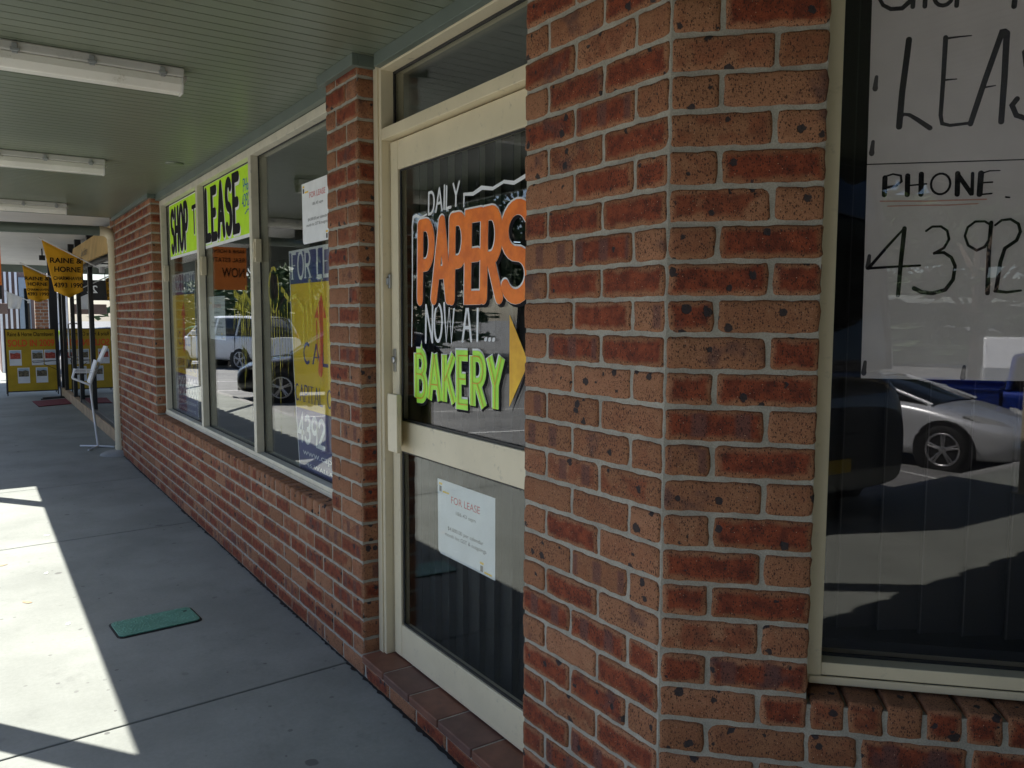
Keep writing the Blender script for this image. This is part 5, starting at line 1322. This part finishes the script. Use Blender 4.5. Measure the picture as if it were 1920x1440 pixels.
tree((-11.5, -36, -2.0), 9.5, 4.0, 3.7, 6, 'leafy tree right of the caravan', M['leaf_dark'])
tree((-17.0, -35, -2.2), 11, 4.8, 4.4, 7, 'tall spreading tree directly behind the caravan', M['leaf_dark'])
tree((-20, 3, -.2), 9, 4.8, 3.8, 8, 'large tree straight across the car park from the door', M['leaf_dark'])
tree((-17, 27, -.2), 9.5, 4.6, 3.9, 31, 'big dark tree left of the white four-wheel drive, seen in the door glass', M['leaf_dark'])
tree((-22.5, 33, -.3), 10.5, 5.0, 4.4, 32, 'tallest dark tree across the car park from the door', M['leaf_dark'])
tree((-21, 18, -.2), 9, 4.4, 3.8, 33, 'dark rounded tree opposite the doorstep across the car park', M['leaf_dark'])
def hedge(loc, rx, rz, seed, label, rot, n=5200, lf=.17):
    c = leaf_mesh('hedge', 3.0, rz, n, seed, lf, M['leaf_dark'], 60); o = c.build('hedge', M['leaf_dark'], None, wm=Matrix.Translation(V3(loc))@Matrix.Rotation(rot,4,'Z')@Matrix.Diagonal((rx/3.0,.4,1,1)))
    tag(o, label, 'hedge', 'hedges bounding the car park')
hedge((-24,-50,3.2), 26, 6.2, 21, 'tall dark belt of trees added far behind the caravan to close sky gaps', R(-25), 11000, .42)  # added belt, dense enough to block bright sky reflected over the paper sheets
hedge((-17,50,1.0), 12, 2.5, 22, 'dark hedge behind the white four-wheel drive', R(10))
hedge((-21,10,1.0), 10, 1.9, 23, 'dark hedge under the large tree opposite the door', R(90))
# pole seen against the sky
lp = thing('street_lamp', (-17.3, 60, -1), 'thin dark lamp post between the trees, seen in the middle pane', 'street lamp')
b = MB(); b.tube([(-17.3,60,-1),(-17.3,60,12)], [.12,.08], 8); b.build('pole', M['galv'], lp); b = MB(); b.tube([(-17.3,60,12),(-15.8,60,12.3)], .05, 8); b.box(-15.9,-15.1,59.85,60.15,12.2,12.36); b.build('lamp_head', M['galv'], lp)

# ------------------------------------------------------------------ person far off in hi-vis top
pe = thing('person', (2.10, 46, -.68), 'person in a lime hi-vis top and navy trousers walking, far past the glass door', 'person')
def skin_fig():
    J_ = dict(pel=((0,0,.95),.13), sp=((0,0,1.18),.135), ch=((0,.01,1.38),.15), nk=((0,.01,1.50),.06), hd=((0,-.02,1.62),.095), ht=((0,-.01,1.72),.07),
      hl=((.09,0,.88),.10), kl=((.10,-.08,.50),.065), al=((.10,.02,.10),.045), tl=((.10,-.12,.04),.04), hr=((-.09,0,.88),.10), kr=((-.10,.03,.50),.065), ar=((-.10,.14,.12),.045), tr=((-.10,.02,.04),.04),
      sl=((.19,.01,1.42),.065), el=((.25,.05,1.15),.045), wl=((.24,-.06,.92),.033), fl=((.24,-.09,.83),.03), sr=((-.19,.01,1.42),.065), er=((-.25,.02,1.15),.045), wr=((-.25,-.10,.93),.033), fr=((-.25,-.13,.84),.03))
    E_ = 'pel-sp sp-ch ch-nk nk-hd hd-ht pel-hl hl-kl kl-al al-tl pel-hr hr-kr kr-ar ar-tr ch-sl sl-el el-wl wl-fl ch-sr sr-er er-wr wr-fr'.split()
    ks = list(J_); me = bpy.data.meshes.new('body'); me.from_pydata([J_[k][0] for k in ks], [tuple(ks.index(x) for x in e.split('-')) for e in E_], [])
    o = bpy.data.objects.new('tmpfig', me); COL.objects.link(o); md = o.modifiers.new('s', 'SKIN'); sv = me.skin_vertices[0].data
    for i, k in enumerate(ks): sv[i].radius = (J_[k][1], J_[k][1]*.85); sv[i].use_root = (k == 'pel')
    o.modifiers.new('ss', 'SUBSURF').levels = 1; dg = bpy.context.evaluated_depsgraph_get(); dg.update()
    m2 = bpy.data.meshes.new_from_object(o.evaluated_get(dg)); bpy.data.objects.remove(o); return m2
me = skin_fig(); me.materials.clear()
for m_ in ('skin','hivis','trousers','black_plastic'): me.materials.append(M[m_])
for p in me.polygons:
    c = p.center; p.use_smooth = True
    p.material_index = 3 if c.z < .09 else 2 if c.z < .93 and abs(c.x) < .21 else 0 if (c.z > 1.47 or (abs(c.x) > .2 and c.z < 1.12)) else 1
o = bpy.data.objects.new('body', me); finish(o, pe, WORLD[pe.name].copy())
b = MB(); b.lathe((0,-.005,1.66),(0,.25,1),[(-.03,.098),(.02,.10),(.06,.085),(.085,.05),(.095,0)],16); b.build('hair', M['hair'], pe, local=True)
